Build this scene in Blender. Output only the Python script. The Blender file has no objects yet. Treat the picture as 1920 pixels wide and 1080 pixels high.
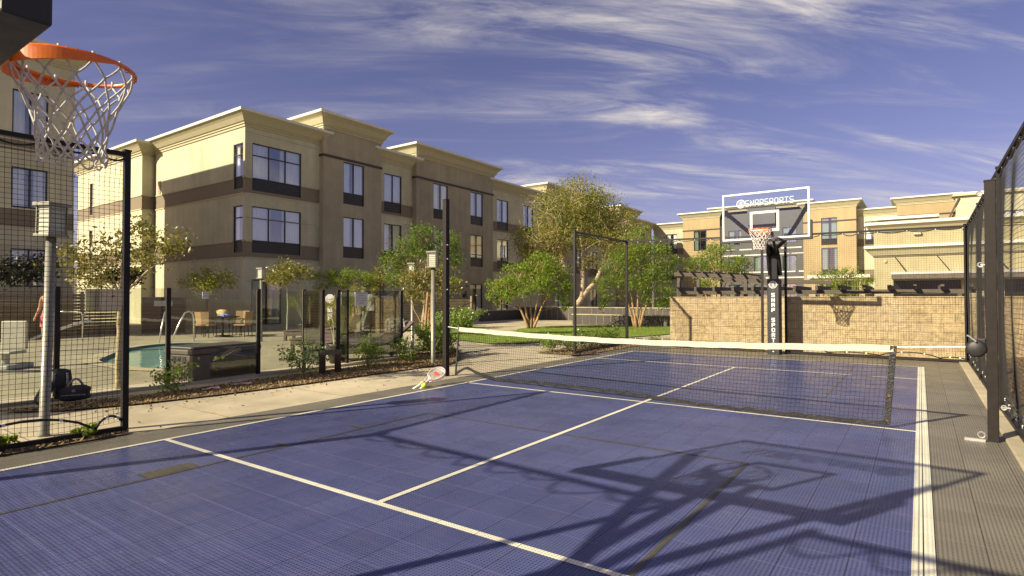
import bpy, bmesh, math, random
import numpy as np
from mathutils import Vector, Matrix
R = math.radians
SC = bpy.context.scene
COL = SC.collection
random.seed(7)

# ------------------------------------------------------------------ camera
cam_d = bpy.data.cameras.new("camera")
cam = bpy.data.objects.new("camera", cam_d)
COL.objects.link(cam)
cam_d.sensor_width = 36.0
cam_d.lens = 1080.0 / 1920.0 * 36.0
cam_d.clip_start, cam_d.clip_end = 0.05, 3000
YAW, PIT, ROLL = R(35.3155), R(0.9544), R(-0.0876)
fw = Vector((-math.sin(YAW) * math.cos(PIT), math.cos(YAW) * math.cos(PIT), math.sin(PIT)))
rt = Vector((math.cos(YAW), math.sin(YAW), 0))
up = rt.cross(fw)
r2 = rt * math.cos(ROLL) + up * math.sin(ROLL)
u2 = -rt * math.sin(ROLL) + up * math.cos(ROLL)
m = Matrix((r2, u2, -fw)).transposed().to_4x4()
m.translation = Vector((0, 0, 1.405))
cam.matrix_world = m
SC.camera = cam

# ------------------------------------------------------------------ sun, sky, exposure
SUN = Vector((-.77, -1.61, 1.0)).normalized()
sd = bpy.data.lights.new("sun", 'SUN')
sun = bpy.data.objects.new("sun", sd)
COL.objects.link(sun)
sd.energy, sd.angle, sd.color = 4.8, R(0.5), (1.0, .89, .68)
sun.rotation_euler = SUN.to_track_quat('Z', 'Y').to_euler()
EL = math.asin(SUN.z)
AZ = math.atan2(SUN.x, SUN.y)
SC.view_settings.view_transform = 'Standard'
SC.view_settings.look = 'None'
SC.view_settings.exposure = 0.88
SC.view_settings.gamma = 1.0

class NT:
    """small node-tree helper"""
    def __init__(s, tree):
        s.t = tree
    def n(s, typ, **kw):
        nd = s.t.nodes.new(typ)
        for k, v in kw.items():
            setattr(nd, k, v)
        return nd
    def put(s, sock, v):
        if isinstance(v, bpy.types.NodeSocket):
            s.t.links.new(v, sock)
        elif v is not None:
            if isinstance(v, (tuple, list)) and len(v) == 3 and sock.type == 'RGBA':
                v = (*v, 1)
            sock.default_value = v
    def math(s, op, a, b=None, c=None, clamp=False):
        nd = s.n('ShaderNodeMath', operation=op, use_clamp=clamp)
        for i, v in enumerate((a, b, c)):
            if v is not None:
                s.put(nd.inputs[i], v)
        return nd.outputs[0]
    def mix(s, f, a, b, mode='MIX'):
        nd = s.n('ShaderNodeMix', data_type='RGBA', blend_type=mode)
        s.put(nd.inputs[0], f); s.put(nd.inputs[6], a); s.put(nd.inputs[7], b)
        return nd.outputs[2]
    def noise(s, vec, scale, detail=4, rough=.55, dist=0.0):
        nd = s.n('ShaderNodeTexNoise')
        if vec is not None: s.put(nd.inputs['Vector'], vec)
        s.put(nd.inputs['Scale'], scale); s.put(nd.inputs['Detail'], detail)
        s.put(nd.inputs['Roughness'], rough); s.put(nd.inputs['Distortion'], dist)
        return nd.outputs[0]
    def rng(s, v, a, b, c=0.0, d=1.0, smooth=False):
        nd = s.n('ShaderNodeMapRange')
        if smooth: nd.interpolation_type = 'SMOOTHSTEP'
        for i, x in enumerate((v, a, b, c, d)): s.put(nd.inputs[i], x)
        return nd.outputs[0]
    def sep(s, v):
        nd = s.n('ShaderNodeSeparateXYZ'); s.put(nd.inputs[0], v); return nd.outputs
    def comb(s, x, y, z):
        nd = s.n('ShaderNodeCombineXYZ')
        for i, v in enumerate((x, y, z)): s.put(nd.inputs[i], v)
        return nd.outputs[0]

w = bpy.data.worlds.new("World")
SC.world = w
w.use_nodes = True
w.node_tree.nodes.clear()
T = NT(w.node_tree)
out = T.n('ShaderNodeOutputWorld')
bg = T.n('ShaderNodeBackground')
sky = T.n('ShaderNodeTexSky', sky_type='NISHITA', sun_disc=False)
sky.sun_elevation, sky.sun_rotation = EL, AZ
sky.air_density, sky.dust_density, sky.ozone_density = 1.0, .7, 2.6
tc = T.n('ShaderNodeTexCoord')
d = T.sep(tc.outputs['Generated'])
# cirrus sheet: project the view direction on a flat high layer
den = T.math('ADD', T.math('MAXIMUM', d[2], 0.0), 0.16)
px = T.math('DIVIDE', d[0], den); py = T.math('DIVIDE', d[1], den)
cy, sy = math.cos(YAW + .10), math.sin(YAW + .10)
ua = T.math('ADD', T.math('MULTIPLY', px, cy), T.math('MULTIPLY', py, sy))
ub = T.math('SUBTRACT', T.math('MULTIPLY', py, cy), T.math('MULTIPLY', px, sy))
v1 = T.comb(T.math('MULTIPLY', ua, .55), T.math('MULTIPLY', ub, 2.2), 7.17)
n1 = T.noise(v1, 1.25, 9, .58, .9)
v2 = T.comb(T.math('MULTIPLY', ua, 1.0), T.math('MULTIPLY', ub, 4), 13.40)
n2 = T.noise(v2, 1.6, 10, .66, 1.4)
v3 = T.comb(T.math('MULTIPLY', ua, .5), T.math('MULTIPLY', ub, .6), 21.50)
n3 = T.noise(v3, .9, 3, .5, .3)
big = T.rng(n1, .40, .70, 0, 1, True)
fine = T.rng(n2, .36, .66, .05, 1)
patch = T.rng(n3, .38, .57, .16, 1, True)
mask = T.math('MULTIPLY', T.math('MULTIPLY', big, fine), patch, clamp=True)
low = T.rng(d[2], .02, .16, 0, 1, True)
mask = T.math('MULTIPLY', mask, T.math('ADD', T.math('MULTIPLY', low, .85), .15), clamp=True)
mask = T.math('MULTIPLY', mask, 1.15, clamp=True)
skyc = T.mix(1.0, sky.outputs[0], (1.16, .81, 1.02), 'MULTIPLY')
cloud = T.mix(mask, skyc, (8.6, 7.9, 7.4))
T.put(bg.inputs[0], cloud); bg.inputs[1].default_value = 0.050
w.node_tree.links.new(bg.outputs[0], out.inputs[0])

# ------------------------------------------------------------------ materials
MATS = {}
def newmat(name):
    mt = bpy.data.materials.new(name); mt.use_nodes = True
    mt.node_tree.nodes.clear()
    t = NT(mt.node_tree)
    o = t.n('ShaderNodeOutputMaterial')
    MATS[name] = mt
    return mt, t, o
def pos(t):
    return t.n('ShaderNodeNewGeometry').outputs['Position']
def M(name, col, rough=.6, var=.18, scale=3.0, bump=0.0, bscale=60.0, metal=0.0, spec=.5, stretch=None, var2=0.0, obj=False, streak=0.0):
    """principled with two octaves of mottling and optional bump"""
    mt, t, o = newmat(name)
    b = t.n('ShaderNodeBsdfPrincipled')
    P = t.n('ShaderNodeTexCoord').outputs['Object'] if obj else pos(t)
    if stretch:
        mp = t.n('ShaderNodeMapping'); t.put(mp.inputs[0], P); mp.inputs[3].default_value = stretch; P = mp.outputs[0]
    n = t.noise(P, scale, 6, .6)
    f = t.rng(n, .3, .7, 1 - var, 1 + var)
    if var2:
        f = t.math('MULTIPLY', f, t.rng(t.noise(P, scale * .13, 3, .5), .3, .7, 1 - var2, 1 + var2))
    if streak:
        mp = t.n('ShaderNodeMapping'); t.put(mp.inputs[0], P); mp.inputs[3].default_value = (1.6, 1.6, .12)
        f = t.math('MULTIPLY', f, t.rng(t.noise(mp.outputs[0], 1.5, 6, .65), .35, .72, 1 + streak * .5, 1 - streak))
    c = t.mix(1.0, (*col, 1), t.comb(f, f, f), 'MULTIPLY')
    t.put(b.inputs['Base Color'], c)
    rr = t.rng(n, .3, .7, max(.02, rough - .08), min(1, rough + .08))
    t.put(b.inputs['Roughness'], rr)
    b.inputs['Metallic'].default_value = metal
    b.inputs['Specular IOR Level'].default_value = spec
    if bump:
        bp = t.n('ShaderNodeBump'); bp.inputs['Strength'].default_value = bump; bp.inputs['Distance'].default_value = .02
        t.put(bp.inputs['Height'], t.noise(P, bscale, 4, .6)); t.put(b.inputs['Normal'], bp.outputs[0])
    t.t.links.new(b.outputs[0], o.inputs[0])
    return mt

def court_mat(name, col, seam, line=False, gloss=.27):
    """snap-together sport tiles: 305 mm squares of a fine perforated grid"""
    mt, t, o = newmat(name)
    b = t.n('ShaderNodeBsdfPrincipled')
    P = pos(t); s = t.sep(P)
    TL = .3048
    fx = t.math('FRACT', t.math('DIVIDE', t.math('ADD', s[0], 50 * TL + .02), TL))
    fy = t.math('FRACT', t.math('DIVIDE', t.math('ADD', s[1], 50 * TL + .09), TL))
    ex = t.math('ABSOLUTE', t.math('SUBTRACT', fx, .5)); ey = t.math('ABSOLUTE', t.math('SUBTRACT', fy, .5))
    sx = t.rng(ex, .487, .495); sy_ = t.rng(ey, .487, .495)
    # perforation lattice, slightly elongated staggered holes
    PX, PY = TL / 14, TL / 14
    ax = t.math('MULTIPLY', s[0], 2 * math.pi / PX); ay = t.math('MULTIPLY', s[1], 2 * math.pi / PY)
    lat = t.math('ADD', t.math('COSINE', ax), t.math('MULTIPLY', t.math('COSINE', ay), .8))
    hole = t.rng(lat, .45, 1.05)
    ids = t.comb(t.math('FLOOR', t.math('DIVIDE', t.math('ADD', s[0], 50 * TL + .02), TL)), t.math('FLOOR', t.math('DIVIDE', t.math('ADD', s[1], 50 * TL + .09), TL)), 1)
    wn = t.n('ShaderNodeTexWhiteNoise'); t.put(wn.inputs[0], ids)
    f = t.math('MULTIPLY', t.rng(wn.outputs[0], 0, 1, .93, 1.07), t.rng(t.noise(P, 1.3, 5, .6), .3, .7, .86, 1.14))
    dust = t.rng(t.noise(P, 3.5, 5, .55), .45, .85, 0, .09)
    c = t.mix(1.0, (*col, 1), t.comb(f, f, f), 'MULTIPLY')
    c = t.mix(dust, c, (.32, .30, .27))
    mp = t.n('ShaderNodeMapping'); t.put(mp.inputs[0], P); mp.inputs[2].default_value = (0, 0, .6); mp.inputs[3].default_value = (1.2, 9, 1)
    scf = t.math('MULTIPLY', t.rng(t.noise(mp.outputs[0], 2.6, 6, .7, .8), .62, .74, 0, 1), t.rng(t.noise(P, .9, 2, .5), .45, .6, 0, .22))
    c = t.mix(scf, c, (.42, .42, .44))
    c = t.mix(t.math('MULTIPLY', hole, .40 if line else .66), c, tuple(x * .10 for x in col))
    c = t.mix(t.math('MULTIPLY', sx, .75), c, tuple(x * .25 for x in col))
    c = t.mix(t.math('MULTIPLY', sy_, .55), c, seam)  # seams along X lightened in base colour, painting the glint they catch
    t.put(b.inputs['Base Color'], c)
    t.put(b.inputs['Roughness'], t.rng(t.noise(P, 2.2, 5, .6), .3, .7, gloss - .06, gloss + .10))
    b.inputs['Specular IOR Level'].default_value = .12
    bp = t.n('ShaderNodeBump'); bp.inputs['Strength'].default_value = .55; bp.inputs['Distance'].default_value = .003
    t.put(bp.inputs['Height'], t.math('SUBTRACT', t.math('SUBTRACT', 1, t.math('MULTIPLY', hole, .6)), t.math('MAXIMUM', sx, sy_)))
    t.put(b.inputs['Normal'], bp.outputs[0])
    t.t.links.new(b.outputs[0], o.inputs[0])
    return mt

def leaf_mat(name, cols, trans=.35, rough=.45):
    mt, t, o = newmat(name)
    g = t.n('ShaderNodeNewGeometry')
    cr = t.n('ShaderNodeValToRGB')
    cr.color_ramp.elements[0].color = (*cols[0], 1)
    cr.color_ramp.elements[1].color = (*cols[-1], 1)
    for i, c in enumerate(cols[1:-1]):
        e = cr.color_ramp.elements.new((i + 1) / (len(cols) - 1)); e.color = (*c, 1)
    t.put(cr.inputs[0], g.outputs['Random Per Island'])
    df = t.n('ShaderNodeBsdfPrincipled'); t.put(df.inputs['Base Color'], cr.outputs[0]); df.inputs['Roughness'].default_value = rough
    df.inputs['Specular IOR Level'].default_value = .35
    tr = t.n('ShaderNodeBsdfTranslucent'); t.put(tr.inputs[0], t.mix(1.0, cr.outputs[0], (1.3, 1.25, .55), 'MULTIPLY'))
    mx = t.n('ShaderNodeMixShader'); mx.inputs[0].default_value = trans
    t.t.links.new(df.outputs[0], mx.inputs[1]); t.t.links.new(tr.outputs[0], mx.inputs[2]); t.t.links.new(mx.outputs[0], o.inputs[0])
    return mt

def glass_mat(name, tint=(.8, .86, .84), refl=.08, rough=.0, fres=1.0):
    mt, t, o = newmat(name)
    tr = t.n('ShaderNodeBsdfTransparent'); tr.inputs[0].default_value = (*tint, 1)
    gl = t.n('ShaderNodeBsdfGlossy'); gl.inputs['Roughness'].default_value = rough
    gl.inputs['Color'].default_value = (.95, .97, 1, 1)
    fr = t.n('ShaderNodeFresnel'); fr.inputs[0].default_value = 1.45
    f = t.math('ADD', t.math('MULTIPLY', fr.outputs[0], fres), refl, clamp=True)
    mx = t.n('ShaderNodeMixShader'); t.put(mx.inputs[0], f)
    t.t.links.new(tr.outputs[0], mx.inputs[1]); t.t.links.new(gl.outputs[0], mx.inputs[2]); t.t.links.new(mx.outputs[0], o.inputs[0])
    return mt

def stone_mat(name):
    mt, t, o = newmat(name)
    b = t.n('ShaderNodeBsdfPrincipled')
    P = pos(t); s = t.sep(P)
    v = t.comb(s[0], s[2], 0)
    br = t.n('ShaderNodeTexBrick'); t.put(br.inputs['Vector'], v)
    br.inputs['Scale'].default_value = 1.0
    br.inputs['Mortar Size'].default_value = .006; br.inputs['Mortar Smooth'].default_value = .6
    br.inputs['Brick Width'].default_value = .42; br.inputs['Row Height'].default_value = .205
    br.inputs['Color1'].default_value = (.475, .365, .19, 1); br.inputs['Color2'].default_value = (.395, .30, .155, 1)
    br.inputs['Mortar'].default_value = (.34, .26, .135, 1)
    n = t.noise(P, 9, 8, .65)
    f = t.rng(n, .3, .7, .62, 1.3)
    c = t.mix(1.0, br.outputs[0], t.comb(f, f, f), 'MULTIPLY')
    c = t.mix(t.rng(t.noise(P, 1.1, 4, .6), .45, .75, 0, .35), c, (.46, .40, .30))
    t.put(b.inputs['Base Color'], c); b.inputs['Roughness'].default_value = .9
    bp = t.n('ShaderNodeBump'); bp.inputs['Strength'].default_value = .9; bp.inputs['Distance'].default_value = .03
    t.put(bp.inputs['Height'], t.math('SUBTRACT', t.noise(P, 14, 6, .7), t.math('MULTIPLY', br.outputs[1], .5)))
    t.put(b.inputs['Normal'], bp.outputs[0])
    t.t.links.new(b.outputs[0], o.inputs[0])
    return mt

def water_mat():
    mt, t, o = newmat('pool_water')
    tr = t.n('ShaderNodeBsdfTransparent'); tr.inputs[0].default_value = (.80, .96, .93, 1)
    gl = t.n('ShaderNodeBsdfGlossy'); gl.inputs['Roughness'].default_value = .03
    bp = t.n('ShaderNodeBump'); bp.inputs['Strength'].default_value = .25; bp.inputs['Distance'].default_value = .03
    t.put(bp.inputs['Height'], t.noise(pos(t), 3.5, 3, .5, .4)); t.put(gl.inputs['Normal'], bp.outputs[0])
    fr = t.n('ShaderNodeFresnel'); fr.inputs[0].default_value = 1.33; t.put(fr.inputs[1], bp.outputs[0])
    df = t.n('ShaderNodeBsdfDiffuse'); df.inputs[0].default_value = (.36, .60, .52, 1)
    m0 = t.n('ShaderNodeMixShader'); m0.inputs[0].default_value = .55
    t.t.links.new(tr.outputs[0], m0.inputs[1]); t.t.links.new(df.outputs[0], m0.inputs[2])
    mx = t.n('ShaderNodeMixShader'); t.put(mx.inputs[0], t.math('MULTIPLY', fr.outputs[0], .7))
    t.t.links.new(m0.outputs[0], mx.inputs[1]); t.t.links.new(gl.outputs[0], mx.inputs[2]); t.t.links.new(mx.outputs[0], o.inputs[0])
    return mt

M('court_line', (.78, .75, .62), .5, .08, 6)
blue = court_mat('court_blue', (.084, .096, .215), (.20, .21, .36))
grey = court_mat('court_grey', (.20, .18, .135), (.26, .24, .20), gloss=.38)
linem = court_mat('line_paint', (.78, .74, .56), (.7, .67, .5), True, .4)
olive = court_mat('key_paint', (.095, .085, .062), (.12, .11, .07), False, .4)
concrete = M('concrete', (.47, .40, .255), .85, .16, 2.2, .45, 90, var2=.24)
deckm = M('deck_concrete', (.41, .36, .245), .8, .15, 2.5, .4, 70, var2=.22)
coping = M('pool_coping', (.55, .46, .30), .8, .1, 6, .2, 80)
soil = M('soil', (.20, .135, .07), .95, .35, 14, .8, 40)
farground = M('far_ground', (.30, .26, .19), .95, .2, .4)
grassbase = M('lawn_base', (.17, .235, .035), .9, .3, 5, .5, 120, var2=.25)
stuccoL = M('stucco_cream', (.51, .478, .315), .9, .10, 1.3, .7, 30, var2=.14, streak=.12)
stuccoB = M('stucco_brown', (.35, .305, .20), .9, .12, 1.3, .7, 30, var2=.14, streak=.14)
stuccoD = M('stucco_dark_band', (.21, .168, .11), .9, .07, 1.6, .3, 45, var2=.06)
stuccoT = M('stucco_tan', (.37, .28, .145), .9, .08, 1.3, .5, 30, var2=.10, streak=.10)
stuccoR = M('stucco_sand', (.37, .325, .18), .9, .08, 1.3, .5, 30, var2=.10, streak=.10)
trim = M('trim_cream', (.44, .40, .245), .8, .05, 3)
capw = M('cap_white', (.66, .63, .52), .7, .04, 3)
slate = M('slate_tile', (.075, .072, .072), .55, .2, 2.5, var2=.15)
darkline = M('dark_trim', (.06, .045, .035), .7, .1, 4)
roofm = M('roof_membrane', (.4, .38, .34), .9)
frame = M('window_frame', (.03, .03, .032), .4, .1, 8)
grillem = M('vent_dark', (.028, .025, .024), .4, .15, 8)
curt = M('curtain', (.88, .88, .84), .9, .06, 3, stretch=(30, 30, .3))
curtg = M('curtain_green', (.26, .36, .27), .9, .08, 3, stretch=(30, 30, .3))
winglass = glass_mat('window_glass', (.95, .97, .98), .22)
poolglass = glass_mat('pool_fence_glass', (.86, .88, .83), .02, 0, .8)
boardglass = glass_mat('backboard_glass', (.92, .95, .96), .01, 0, .5)
black = M('black_metal', (.013, .011, .009), .5, .25, 30, spec=.3)
brownm = M('bronze_metal', (.017, .013, .010), .55, .2, 20, spec=.25)
netm = M('net_cord_black', (.016, .015, .014), .8, .2, 40)
cordm = M('sagging_cord', (.02, .018, .017), .7, .2, 40)
white = M('white_paint', (.82, .81, .76), .45, .05, 20)
bandw = M('net_headband', (.54, .50, .36), .7, .07, 12, .3, 200)
vinyl = M('black_vinyl', (.02, .019, .018), .35, .3, 20, .5, 60)
rope = M('white_rope', (.62, .58, .50), .8, .2, 90)
orange = M('orange_steel', (.80, .17, .012), .35, .08, 20)
pad = M('black_pad', (.02, .019, .018), .5, .2, 15)
steel = M('galvanised', (.55, .53, .47), .4, .1, 20, metal=.6)
chrome = M('bright_steel', (.75, .73, .68), .25, .06, 20, metal=.8)
lampm = M('lamp_pole_metal', (.25, .24, .185), .45, .08, 20, metal=.3)
lampg = M('lamp_frosted', (.50, .52, .38), .35, .08, 8)
wood = M('weathered_wood', (.11, .09, .066), .85, .25, 3, .4, 40, stretch=(1, 1, 8))
slat = M('slat_wood', (.24, .175, .10), .8, .25, 4)
boxm = M('deck_box_resin', (.105, .083, .06), .45, .2, 5, .3, 60)
wicker = M('dark_wicker', (.12, .085, .065), .7, .35, 60, .6, 120)
wickert = M('tan_wicker', (.38, .25, .12), .7, .25, 60, .6, 120)
towelm = M('grey_towel', (.42, .41, .38), .95, .25, 25, .5, 90)
tanbag = M('tan_bag', (.60, .45, .19), .8, .15, 20)
bluecloth = M('blue_cloth', (.22, .30, .75), .9, .2, 20)
poolw = M('pool_plaster', (.62, .85, .80), .7, .08, 4)
pooltile = M('pool_tile', (.05, .13, .15), .4, .3, 30)
waterm = water_mat()
stone = stone_mat('split_face_stone')
darkwall = M('dark_wall_tile', (.075, .063, .05), .7, .25, 3, .3, 40)
bark = M('bark_grey', (.33, .25, .15), .9, .3, 9, .7, 30)
barkp = M('bark_pale', (.48, .38, .24), .85, .3, 7, .6, 25)
barkt = M('bark_tan', (.36, .23, .11), .85, .25, 9, .5, 30)
barkgreen = M('bark_greenish', (.33, .36, .20), .85, .2, 9)
bagm = M('bag_black', (.014, .014, .016), .6, .3, 30, .4, 60)
bagg = M('bag_grey', (.20, .20, .22), .6, .2, 30)
pinkm = M('pink_cloth', (.75, .16, .20), .9, .1, 20)
skin = M('skin', (.50, .27, .15), .55, .06, 20)
hairm = M('dark_hair', (.03, .02, .015), .6, .2, 60)
yellow = M('ball_felt', (.72, .85, .04), .9, .1, 60)
racketw = M('racket_white', (.78, .76, .72), .35, .05, 20)
redm = M('racket_red', (.62, .10, .10), .4, .1, 20)
signm = M('sign_panel', (.60, .60, .54), .6, .06, 8)
signb = M('sign_beige', (.50, .44, .33), .7, .06, 8)
paper = M('paper_scrap', (.72, .45, .45), .9, .1, 20)
potm = M('dark_pot', (.04, .036, .032), .5, .2, 10)
liftm = M('lift_plastic', (.45, .43, .36), .4, .05, 10)
mulchm = leaf_mat('mulch_chips', [(.15, .10, .045), (.27, .185, .085), (.40, .29, .14), (.19, .13, .06)], .05, .9)
grassm = leaf_mat('grass_blades', [(.19, .27, .03), (.26, .35, .045), (.32, .40, .06)], .4)
L_green = leaf_mat('leaf_green', [(.12, .19, .02), (.20, .29, .03), (.29, .38, .05), (.15, .23, .025)], .45)
L_deep = leaf_mat('leaf_deep_green', [(.075, .14, .016), (.13, .21, .025), (.20, .29, .035)], .42)
L_olive = leaf_mat('leaf_olive', [(.15, .18, .03), (.25, .28, .05), (.36, .36, .08), (.19, .21, .04)], .5)
L_rust = leaf_mat('leaf_rust', [(.30, .17, .04), (.38, .20, .04), (.28, .22, .06)], .4)
L_mag = leaf_mat('leaf_bronze_green', [(.12, .14, .025), (.20, .18, .045), (.28, .24, .07), (.16, .18, .035)], .3, .3)
L_dark = leaf_mat('leaf_dark', [(.015, .02, .008), (.03, .035, .014), (.045, .05, .02)], .15)
L_shrub = leaf_mat('leaf_shrub', [(.10, .17, .02), (.17, .27, .035), (.27, .35, .07)], .4, .3)
L_pap = leaf_mat('papyrus', [(.20, .22, .03), (.28, .26, .04), (.17, .21, .03)], .4)
L_flower = leaf_mat('rose_petals', [(.80, .80, .70), (.85, .82, .62)], .3)
L_purple = leaf_mat('purple_blossom', [(.36, .24, .55), (.42, .30, .60)], .3)

# ------------------------------------------------------------------ mesh helpers
def tag(o, label=None, cat=None, group=None, kind=None):
    if label: o['label'] = label
    if cat: o['category'] = cat
    if group: o['group'] = group
    if kind: o['kind'] = kind
    return o
def thing(name, label, cat, loc=(0, 0, 0), rz=0, group=None):
    o = bpy.data.objects.new(name, None); COL.objects.link(o)
    o.empty_display_size = .2
    o.location = loc; o.rotation_euler = (0, 0, rz)
    return tag(o, label, cat, group)
def kids(o):
    return [c for c in bpy.data.objects if c.parent == o]
def dup(root, loc, rz, label=None, scale=None):
    def cp(o, parent):
        c = o.copy(); COL.objects.link(c); c.parent = parent
        for ch in kids(o): cp(ch, c)
        return c
    r = cp(root, None)
    r.location = loc; r.rotation_euler = (0, 0, rz)
    if scale: r.scale = (scale,) * 3
    if label: r['label'] = label
    return r

class MB:
    def __init__(s):
        s.v, s.f, s.m = [], [], []
    def face(s, pts, m=0):
        b = len(s.v); s.v += [tuple(p) for p in pts]; s.f.append(tuple(range(b, b + len(pts)))); s.m.append(m)
    def box(s, a, b, m=0, rot=None, piv=None):
        x0, y0, z0 = a; x1, y1, z1 = b
        P = [(x0, y0, z0), (x1, y0, z0), (x1, y1, z0), (x0, y1, z0), (x0, y0, z1), (x1, y0, z1), (x1, y1, z1), (x0, y1, z1)]
        if rot is not None:
            piv = Vector(piv or ((x0 + x1) / 2, (y0 + y1) / 2, (z0 + z1) / 2))
            P = [tuple(piv + rot @ (Vector(p) - piv)) for p in P]
        k = len(s.v); s.v += P
        for q in ((0, 3, 2, 1), (4, 5, 6, 7), (0, 1, 5, 4), (1, 2, 6, 5), (2, 3, 7, 6), (3, 0, 4, 7)):
            s.f.append(tuple(k + i for i in q)); s.m.append(m)
    def bar(s, p, q, wd, ht, m=0, upv=(0, 0, 1)):
        """rectangular bar from p to q"""
        p, q = Vector(p), Vector(q); d_ = (q - p).normalized(); u = Vector(upv)
        a = d_.cross(u)
        if a.length < 1e-4: a = d_.cross(Vector((0, 1, 0)))
        a.normalize(); b = a.cross(d_).normalized()
        k = len(s.v)
        for c in (p, q):
            for i, j in ((-1, -1), (1, -1), (1, 1), (-1, 1)):
                s.v.append(tuple(c + a * i * wd / 2 + b * j * ht / 2))
        for t_ in ((0, 1, 2, 3), (7, 6, 5, 4), (0, 4, 5, 1), (1, 5, 6, 2), (2, 6, 7, 3), (3, 7, 4, 0)):
            s.f.append(tuple(k + i for i in t_)); s.m.append(m)
    def tube(s, pts, r, n=6, m=0, closed=False):
        pts = [Vector(p) for p in pts]; N_ = len(pts)
        rs = r if isinstance(r, (list, tuple)) else [r] * N_
        prev = None; k = len(s.v)
        for i, p in enumerate(pts):
            if closed: d_ = pts[(i + 1) % N_] - pts[i - 1]
            else: d_ = pts[min(i + 1, N_ - 1)] - pts[max(i - 1, 0)]
            d_ = d_.normalized() if d_.length > 1e-9 else Vector((0, 0, 1))
            if prev is None:
                a = d_.orthogonal().normalized()
            else:
                a = prev - d_ * prev.dot(d_)
                a = a.normalized() if a.length > 1e-6 else d_.orthogonal().normalized()
            prev = a; b = d_.cross(a)
            for j in range(n):
                th = 2 * math.pi * j / n
                s.v.append(tuple(p + (a * math.cos(th) + b * math.sin(th)) * rs[i]))
        L = N_ if closed else N_ - 1
        for i in range(L):
            i2 = (i + 1) % N_
            for j in range(n):
                j2 = (j + 1) % n
                s.f.append((k + i * n + j, k + i * n + j2, k + i2 * n + j2, k + i2 * n + j)); s.m.append(m)
        if not closed and n > 3:
            s.f.append(tuple(k + j for j in range(n))[::-1]); s.m.append(m)
            s.f.append(tuple(k + (N_ - 1) * n + j for j in range(n))); s.m.append(m)
    def lathe(s, prof, n=16, c=(0, 0, 0), m=0, cap=True):
        k = len(s.v)
        for r, z in prof:
            for j in range(n):
                th = 2 * math.pi * j / n
                s.v.append((c[0] + r * math.cos(th), c[1] + r * math.sin(th), c[2] + z))
        for i in range(len(prof) - 1):
            for j in range(n):
                j2 = (j + 1) % n
                s.f.append((k + i * n + j, k + i * n + j2, k + (i + 1) * n + j2, k + (i + 1) * n + j)); s.m.append(m)
        if cap:
            s.f.append(tuple(k + j for j in range(n))[::-1]); s.m.append(m)
            s.f.append(tuple(k + (len(prof) - 1) * n + j for j in range(n))); s.m.append(m)
    def prism(s, poly, z0, z1, m=0):
        k = len(s.v); n = len(poly)
        s.v += [(x, y, z0) for x, y in poly] + [(x, y, z1) for x, y in poly]
        s.f.append(tuple(range(k, k + n))[::-1]); s.m.append(m)
        s.f.append(tuple(range(k + n, k + 2 * n))); s.m.append(m)
        for i in range(n):
            j = (i + 1) % n
            s.f.append((k + i, k + j, k + n + j, k + n + i)); s.m.append(m)
    def mesh(s, name, mats, smooth=False):
        me = bpy.data.meshes.new(name)
        me.from_pydata(s.v, [], s.f)
        if not isinstance(mats, (list, tuple)): mats = [mats]
        for x in mats: me.materials.append(x)
        if len(mats) > 1: me.polygons.foreach_set('material_index', s.m)
        if smooth: me.polygons.foreach_set('use_smooth', [True] * len(s.f))
        me.update()
        return me
    def build(s, name, mats, parent=None, smooth=False, loc=None, bevel=0.0):
        o = bpy.data.objects.new(name, s.mesh(name, mats, smooth)); COL.objects.link(o)
        if parent: o.parent = parent
        if loc: o.location = loc
        if bevel:
            bv = o.modifiers.new('bevel', 'BEVEL'); bv.width = bevel; bv.segments = 2; bv.limit_method = 'ANGLE'; bv.angle_limit = R(40)
        return o
def obj(name, me, parent=None, loc=None, rz=0):
    o = bpy.data.objects.new(name, me); COL.objects.link(o)
    if parent: o.parent = parent
    if loc: o.location = loc
    o.rotation_euler = (0, 0, rz)
    return o
def text_mesh(body, size, mat, name='lettering', ext=.002, space=1.0, line=1.0, align='CENTER'):
    cu = bpy.data.curves.new('t', 'FONT'); cu.body = body; cu.size = size; cu.extrude = ext
    cu.align_x = align; cu.align_y = 'CENTER'; cu.space_character = space; cu.space_line = line; cu.offset = size * .018
    o = bpy.data.objects.new('t', cu); COL.objects.link(o)
    bpy.context.view_layer.update()
    me = bpy.data.meshes.new_from_object(o.evaluated_get(bpy.context.evaluated_depsgraph_get()))
    bpy.data.objects.remove(o); me.name = name
    me.materials.clear(); me.materials.append(mat)
    return me
GLY = {'S': [(1, 1, 0, 1), (0, 1, 0, .5), (0, .5, 1, .5), (1, .5, 1, 0), (1, 0, 0, 0)], 'N': [(0, 0, 0, 1), (0, 1, 1, 0), (1, 0, 1, 1)], 'A': [(0, 0, 0, 1), (0, 1, 1, 1), (1, 1, 1, 0), (0, .45, 1, .45)],
       'P': [(0, 0, 0, 1), (0, 1, 1, 1), (1, 1, 1, .45), (1, .45, 0, .45)], 'O': [(0, 0, 0, 1), (0, 1, 1, 1), (1, 1, 1, 0), (1, 0, 0, 0)], 'R': [(0, 0, 0, 1), (0, 1, 1, 1), (1, 1, 1, .5), (1, .5, 0, .5), (.4, .5, 1, 0)],
       'T': [(0, 1, 1, 1), (.5, 1, .5, 0)], '.': [(.3, 0, .5, 0)]}
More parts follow.
